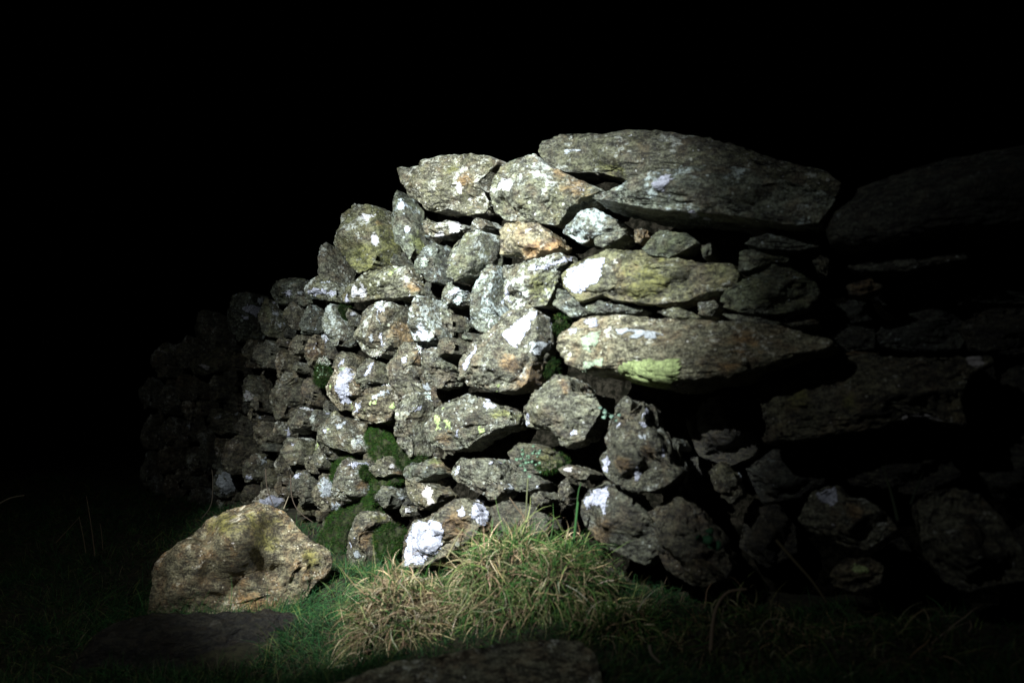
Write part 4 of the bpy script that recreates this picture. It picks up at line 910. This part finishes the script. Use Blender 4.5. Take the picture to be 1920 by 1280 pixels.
def moss(label, pts, dz=0.0, n=5000, shade=1.0, length=0.014, bulge=0.28):
    o = stone(label, pts, dz=dz + .04, bulge=bulge, back=0.06, facets=0, e=0.8, group="moss growing on the wall", name="moss_clump", cat="moss", mat=M_MOSSBASE, sub=5, rough=1.4, grow=.9)
    n = int(n * 1.4)
    d = STONES[label]; V, F = d["V"], d["F"]
    rs = np.random.RandomState(len(label) * 7 + int(pts[0][0]))
    nr = vnormals(V, F)
    fc = F[(nr[F[:, 0]] @ d["vdir"]) > -0.2]
    cl = fbm(V[fc[:, 0]] * 45, 2, 77); fc = fc[cl > -0.22]
    f = fc[rs.randint(0, len(fc), n)]; w = rs.dirichlet((1, 1, 1), n)
    P = (V[f] * w[:, :, None]).sum(1); Nn = nr[f[:, 0]]
    D = Nn + rs.normal(0, .5, (n, 3)) + np.array([0, 0, .35])
    C = palette(rs, n, [(0.020, 0.066, 0.008), (0.042, 0.105, 0.014), (0.010, 0.030, 0.005), (0.09, 0.11, 0.022), (0.05, 0.04, 0.015)], (4, 3, 3, 1, .8)) * shade * .6 * (1 + .6 * fbm(P * 28, 2, 5))[:, None]
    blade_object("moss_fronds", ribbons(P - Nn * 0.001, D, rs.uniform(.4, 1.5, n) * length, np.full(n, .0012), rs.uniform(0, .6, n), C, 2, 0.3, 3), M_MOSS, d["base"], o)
    return o

M_MOSSBASE = bpy.data.materials.new("moss_cushion")
_b = NB(nt(M_MOSSBASE)); _n = _b.noise(_b.n("ShaderNodeTexCoord").outputs["Object"], 60, 5, 0.7)
_b.out(_b.mix(_b.step(_n, 0.4, 0.65), (0.008, 0.009, 0.003), (0.026, 0.032, 0.009)), 0.95, _n, 0.006)

moss("green moss cushion above the rounded whorled stone", [(622,896),(630,862),(645,840),(660,834),(674,845),(670,862),(645,876),(630,898)], -.02)
moss("bright green moss tuft right of the sloping lichen stone", [(688,824),(700,808),(718,812),(735,832),(744,852),(730,868),(712,868),(700,850)], -.02)
moss("broad moss bank left of the pinkish base stone", [(600,1015),(618,975),(648,952),(685,936),(718,940),(738,960),(700,966),(675,974),(660,995),(650,1040),(625,1056)], -.03, 11000)
moss("moss clump between the pinkish base stone and the white faced boulder", [(705,1006),(722,990),(745,985),(762,1000),(757,1027),(735,1044),(712,1040)], -.02, 4500, .8)
moss("narrow moss strip below the mossy ledge stone", [(700,908),(712,898),(728,899),(747,892),(750,906),(725,916),(708,942),(697,932)], -.02, 3500)
moss("dark moss tuft on top of the rounded whorled stone", [(676,890),(684,876),(700,876),(706,888),(694,897),(682,898)], -.07, 2500, .6)
moss("small moss tuft above the left end of the yellow lichen slab", [(1044,604),(1055,595),(1066,600),(1062,613),(1048,618)], .06, 2500, .45)
moss("moss tuft between the triangular stone and the yellow lichen slab", [(1018,694),(1027,680),(1040,676),(1045,690),(1034,702),(1022,702)], .07, 2500, .45)
moss("small moss tuft in a hollow with pale green plants", [(592,702),(602,686),(615,690),(624,705),(616,722),(600,720)], .0, 2500, .7)
moss("blackish moss tuft beside the grey speckled stone", [(636,590),(645,576),(658,578),(665,592),(655,602),(642,602)], .0, 2500, .35)
moss("moss film on the dark stone under the tan star shaped stone", [(1005,868),(1025,852),(1052,852),(1062,868),(1040,880),(1015,880)], .02, 2500, .8)
moss("dark moss in the hollow under the slender grey stone", [(742,846),(758,834),(782,846),(796,862),(770,878),(748,868)], .0, 3500, .55)

def tussock(label, c, depth, rx, ry, hz, n, strawk, lmin, lmax, seed, wk=1.0, dim=.95):
    rs = np.random.RandomState(seed)
    b = at(np.array(float(c[0])), np.array(float(c[1])), np.array(depth))
    root = bpy.data.objects.new("grass_tussock", None); COL.objects.link(root); root.location = b
    tag(root, label, "tussock", "grass tussocks at the foot of the wall")
    S_, F = ico(4)
    V = S_ * np.array([rx, ry, hz])
    V = V + S_ * (0.22 * min(rx, hz) * fbm(S_ * 2.2 + seed, 3, seed))[:, None]
    link("mound", mk_mesh("mound", V, F), M_EARTH, (0, 0, 0), root)
    nr = vnormals(V, F)
    up = np.where((S_[:, 2] > -0.25))[0]
    def grow(nm, k, cols, wts, l0, l1, w0, w1, droop, curl, mat, sd):
        i = up[rs.randint(0, len(up), k)]
        cl = fbm(S_[i] * 3 + sd, 2, sd)
        P = b + V[i] + rs.normal(0, .008, (k, 3)) - nr[i] * 0.01
        D = nr[i] * .7 + np.array([0, 0, .55]) + rs.normal(0, .55, (k, 3))
        ck = rs.randint(0, 60, k); cd = rs.normal(0, .75, (60, 3)); D = D + cd[ck]; P = P + (rs.normal(0, .02, (60, 3)))[ck]
        D[:, 0] += cl * 1.2
        L = rs.uniform(l0, l1, k) * (1 + .4 * cl)
        C = palette(rs, k, cols, wts, .3)
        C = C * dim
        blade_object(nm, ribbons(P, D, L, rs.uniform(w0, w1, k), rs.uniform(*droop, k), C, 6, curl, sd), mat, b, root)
    ST = [(0.42, 0.335, 0.19), (0.31, 0.235, 0.125), (0.52, 0.45, 0.30), (0.17, 0.115, 0.065), (0.27, 0.26, 0.11)]
    GR = [(0.05, 0.12, 0.028), (0.10, 0.155, 0.04), (0.03, 0.085, 0.022), (0.19, 0.21, 0.075)]
    grow("dead_blades", int(n * strawk), ST, (4, 4, 1.5, 3, 2), lmin * .6, lmax * .95, .0012 * wk, .0034 * wk, (.8, 3.2), 1.0, M_STRAW, seed + 1)
    grow("green_blades", int(n * (1 - strawk)), GR, (4, 3, 3, 1.5), lmin * .8, lmax * .85, .0014 * wk, .0036 * wk, (.4, 2.4), .6, M_GRASS, seed + 2)
    return root
tussock("matted pale straw tussock with drooping dead blades", (755, 1195), 2.50, .12, .12, .12, 4600, .74, .05, .14, 51)
tussock("tall green and straw grass tussock below the white faced boulder", (965, 1130), 2.52, .135, .12, .145, 7000, .46, .06, .16, 52)
tussock("green tussock climbing to the large base stone", (1065, 1110), 2.42, .09, .09, .09, 3000, .30, .05, .12, 53)
tussock("low green tussock right of the tall straw tussock", (1160, 1195), 2.30, .10, .09, .06, 2600, .22, .05, .11, 54)
tussock("dim brown tussock of dead bracken and grass at the lower right", (1400, 1225), 2.12, .15, .11, .07, 2200, .4, .05, .13, 55, dim=.45)  # blade colour darkened to stand in for weak light past the beam
tussock("barely lit tussock at the bottom right corner", (1650, 1240), 1.98, .15, .11, .05, 1300, .4, .05, .13, 56, dim=.45)  # same darkened blade colour in place of the fading torch light

# single stems and blades
def stem(label, pxs, depth, r, color, name="dry_stem", cat="stem", group=None, taper=.5, flat=1.0):
    P = np.array(pxs, float); k = 5
    t = np.linspace(0, len(P) - 1, (len(P) - 1) * k + 1)
    # smooth path through the points
    def cr(a):
        out = []
        for u in t:
            i = min(int(u), len(a) - 2); f = u - i
            p0, p1, p2, p3 = a[max(i - 1, 0)], a[i], a[i + 1], a[min(i + 2, len(a) - 1)]
            out.append(.5 * ((2 * p1) + (p2 - p0) * f + (2 * p0 - 5 * p1 + 4 * p2 - p3) * f * f + (3 * p1 - p0 - 3 * p2 + p3) * f ** 3))
        return np.array(out)
    Q = cr(P); dd = np.interp(t / t[-1], np.linspace(0, 1, len(np.atleast_1d(depth))), np.atleast_1d(depth))
    W = at(Q[:, 0], Q[:, 1], dd)
    T = np.gradient(W, axis=0); T /= np.linalg.norm(T, axis=1, keepdims=True)
    A = np.cross(T, np.array([0, 1.0, 0.2])); A /= np.linalg.norm(A, axis=1, keepdims=True); B = np.cross(T, A)
    m = 6; V = []
    for j in range(len(W)):
        rr = r * (1 - (1 - taper) * j / (len(W) - 1))
        for a in np.linspace(0, 2 * np.pi, m, endpoint=False):
            V.append(W[j] + A[j] * math.cos(a) * rr + B[j] * math.sin(a) * rr * flat)
    F = [[j * m + a, j * m + (a + 1) % m, (j + 1) * m + (a + 1) % m, (j + 1) * m + a] for j in range(len(W) - 1) for a in range(m)]
    V = np.array(V); base = W[np.argmin(W[:, 2])]
    me = mk_mesh(name, V - base, np.array(F))
    point_color(me, "tint", np.tile([*(np.array(color) * .6), 1], (len(V), 1)))
    o = link(name, me, M_STRAW, base)
    tag(o, label, cat, group)
BR = (0.16, 0.12, 0.075); PALE = (0.34, 0.29, 0.19); GRN = (0.06, 0.17, 0.05)
stem("thick pale green blade of grass left of the white cornered base stone", [(1074,1025),(1079,985),(1084,940)], 2.45, .0042, GRN, "tall_grass", "grass", flat=.3)
stem("thin dark green blade leaning right behind the thick blade of grass", [(1078,990),(1084,925),(1090,905)], 2.5, .0022, (0.04, .10, .03), "tall_grass", "grass", flat=.3)
stem("thin upright stalk with a pale head before the dark strip of stone", [(986,975),(988,930),(990,897)], 2.6, .0018, (0.13, .14, .07), "grass_stalk", "stalk", taper=1.5)
stem("dry brown stalk leaning left from the grass onto the brown pointed slab", [(985,972),(968,950),(955,932)], 2.62, .0026, BR, "grass_stalk", "stalk")
stem("pale straw leaning in front of the white faced boulder", [(838,1045),(856,1010),(871,986)], [2.9, 2.95], .003, (.20, .18, .09), "grass_stalk", "stalk")
stem("dry stem curving down over the bright white stone", [(498,878),(500,910),(508,935),(514,950)], 3.9, .0026, (.13, .10, .07))
stem("bowed dry stem between the white stone and the small olive stone", [(545,890),(547,930),(560,958),(586,978)], 3.75, .0024, (.12, .09, .065))
stem("short straight straw beside the bright white stone", [(532,953),(541,930)], 3.7, .0028, PALE)
stem("thin bent stem at the dim left behind the boulder", [(378,972),(396,945),(399,900),(397,880)], 4.2, .0026, (.12, .10, .07))
stem("taller of two upright dead stems in the dark left grass", [(178,1042),(171,985),(162,930)], 3.6, .003, BR)
stem("shorter of two upright dead stems in the dark left grass", [(161,1036),(155,1000),(148,968)], 3.6, .0026, BR)
stem("slanting dead stem reaching to the upright dead stems", [(105,1017),(128,992),(150,968)], 3.6, .0024, BR)
stem("thin dead stem right of the two upright dead stems", [(193,1030),(190,995),(187,980)], 3.6, .002, BR)
stem("pale bent straw at the left edge of the picture", [(0,943),(20,933),(46,928)], 3.9, .004, PALE)
stem("long pale straw lying in the dark left grass", [(10,1126),(60,1129),(120,1127)], 3.15, .0022, BR)
stem("pale arched bracken stem at the lower right", [(1333,1218),(1340,1150),(1362,1112),(1400,1104)], 2.02, .005, (.20, .15, .10), "bracken_stem", taper=.5, flat=.45)
stem("slanting forked bracken stem at the lower right", [(1455,1012),(1490,1052),(1522,1088),(1550,1128)], 2.05, .0035, (.13, .11, .06), "bracken_stem", taper=.6, flat=.5)
stem("curled pale dead leaf left of the arched bracken stem", [(1218,1208),(1222,1226),(1238,1242)], 2.0, .0045, (.28, .24, .17), "dead_leaf", "leaf", flat=.3)
stem("dim tall blade of grass before the grey stone low at the right", [(1684,975),(1670,920),(1654,872)], 1.95, .004, (.07, .09, .05), "tall_grass", "grass", taper=.2, flat=.3)
stem("dim blade of grass leaning right of the tall blade", [(1708,945),(1720,912),(1731,884)], 1.95, .003, (.06, .08, .05), "tall_grass", "grass", taper=.2, flat=.3)

def little_plant(label, c, depth, n, r, spread, color, seed):
    rs = np.random.RandomState(seed); b = at(np.array(float(c[0])), np.array(float(c[1])), np.array(depth))
    root = bpy.data.objects.new("small_plant", None); COL.objects.link(root); root.location = b
    tag(root, label, "plant", "small leafy plants rooted in the wall")
    for k in range(n):
        p = np.array([rs.normal(0, spread), rs.normal(-.01, spread * .4), rs.normal(0, spread)])
        nrm = np.array([rs.normal(-.2, .4), -1, rs.normal(.5, .4)]); nrm /= np.linalg.norm(nrm)
        u = np.cross(nrm, [0, 0, 1.0]); u /= np.linalg.norm(u); v = np.cross(nrm, u)
        rr = r * rs.uniform(.6, 1.2); V = [p - nrm * rr * .25]
        m = 10
        for a in np.linspace(0, 2 * np.pi, m, endpoint=False):
            q = rr * (1 + .18 * math.cos(3 * a)); V.append(p + u * math.cos(a) * q + v * math.sin(a) * q * .8)
        V.append(p - nrm * rr * .32)
        F = [[0, 1 + a, 1 + (a + 1) % m] for a in range(m)] + [[m + 1, 1 + (a + 1) % m, 1 + a] for a in range(m)]
        me = mk_mesh("leaf", np.array(V), np.array(F))
        point_color(me, "tint", np.tile([*(np.array(color) * rs.uniform(.35, .75)), 1], (len(V), 1)))
        link("leaf", me, M_GRASS, (0, 0, 0), root)
        S2 = np.array([[0, 0, -spread * .6], p * .6 + [0, .004, -.004], p]); Q = []
        for w in S2: Q += [w + [.0006, 0, 0], w - [.0006, 0, 0]]
        me = mk_mesh("leaf_stalk", np.array(Q), np.array([[0, 1, 3, 2], [2, 3, 5, 4]]))
        point_color(me, "tint", np.tile([*(np.array(color) * .35), 1], (6, 1)))
        link("leaf_stalk", me, M_GRASS, (0, 0, 0), root)
little_plant("pale green small leaved plant hanging in the recess left of the jagged stone", (980, 862), 2.55, 22, .0048, .022, (.16, .28, .17), 1)
little_plant("tiny two leaved plant right of the pale small leaved plant", (1010, 844), 2.52, 7, .005, .008, (.18, .32, .2), 2)
little_plant("pale green plant in the moss hollow by the shield shaped stone", (605, 697), 3.72, 9, .005, .022, (.16, .24, .13), 3)
little_plant("mint green lichen like plant on the right edge of the tan star shaped stone", (1146, 772), 2.38, 10, .006, .012, (.25, .38, .28), 4)
little_plant("broad dark green leaf plant at the lower right recess", (1325, 1018), 2.1, 5, .013, .012, (.05, .15, .07), 5)

# bushy lichen tufts standing on single stones
def tuft(label, x, y, r_px, n, seed, color=(.58, .63, .56), l=0.012):
    d = STONES[label]; rs = np.random.RandomState(seed)
    V, F, px = d["V"], d["F"], d["px"]; nr = vnormals(V, F)
    m = np.where(((nr @ d["vdir"]) > -.1) & (np.hypot(px[:, 0] - x, px[:, 1] - y) < r_px))[0]
    if len(m): m = m[np.linalg.norm(V[m] - V[m[np.argmin(np.hypot(px[m, 0] - x, px[m, 1] - y))]], axis=1) < .045]
    if len(m) == 0: return
    i = m[rs.randint(0, len(m), n)]
    P = V[i] + rs.normal(0, .001, (n, 3)); D = nr[i] + rs.normal(0, .7, (n, 3)) + [0, 0, .2]
    C = palette(rs, n, [color, tuple(np.array(color) * .8)], (1, 1), .12)
    blade_object("lichen_tuft", ribbons(P, D, rs.uniform(.4, 1.2, n) * l, rs.uniform(.0012, .0028, n), rs.uniform(-.3, .4, n), C, 3, 1.0, seed, .5), M_TUFT, d["base"], d["o"])
tuft("round stone with vertical white stripes and an orange right side", 713, 576, 10, 420, 1)
tuft("round stone with vertical white stripes and an orange right side", 706, 662, 9, 220, 2, (.5, .5, .42), .009)
tuft("stone with a shaggy white lichen top left of the holed stone", 802, 656, 20, 1500, 3, (.72, .76, .72), .012)
tuft("grey brown stone with a shaggy pale crest and a yellow ring of lichen", 718, 734, 18, 1100, 4, (.55, .6, .55), .014)
tuft("dark layered stone at the left of the egg shaped stone", 793, 492, 6, 500, 5, (.5, .56, .46), .013)
tuft("knobbly white topped stone above the dark hollow", 893, 540, 9, 420, 6, (.62, .7, .62), .011)
tuft("dark squared stone projecting over a black slot", 573, 772, 12, 420, 7, (.55, .56, .55), .013)
tuft("brown stone outlined by thin white lichen edges", 606, 677, 10, 500, 8, (.5, .53, .42), .013)
tuft("brown stone outlined by thin white lichen edges", 611, 632, 7, 300, 9, (.7, .72, .72), .011)
tuft("grey stone covered in blue grey lichen rosettes", 614, 912, 18, 900, 10, (.5, .55, .54), .007)
tuft("slender grey stone tapering down beside the yellow spotted stone", 806, 742, 10, 450, 11, (.6, .68, .62), .011)
tuft("white faced corner boulder standing in the grass", 902, 936, 8, 350, 12, (.7, .72, .74), .009)
tuft("grey stone with a white lower left corner left of the shield shaped stone", 466, 742, 8, 300, 13, (.5, .5, .45), .012)
tuft("sloping stone with grey and white lichen below the white speckled stone", 672, 828, 12, 450, 14, (.55, .57, .5), .009)
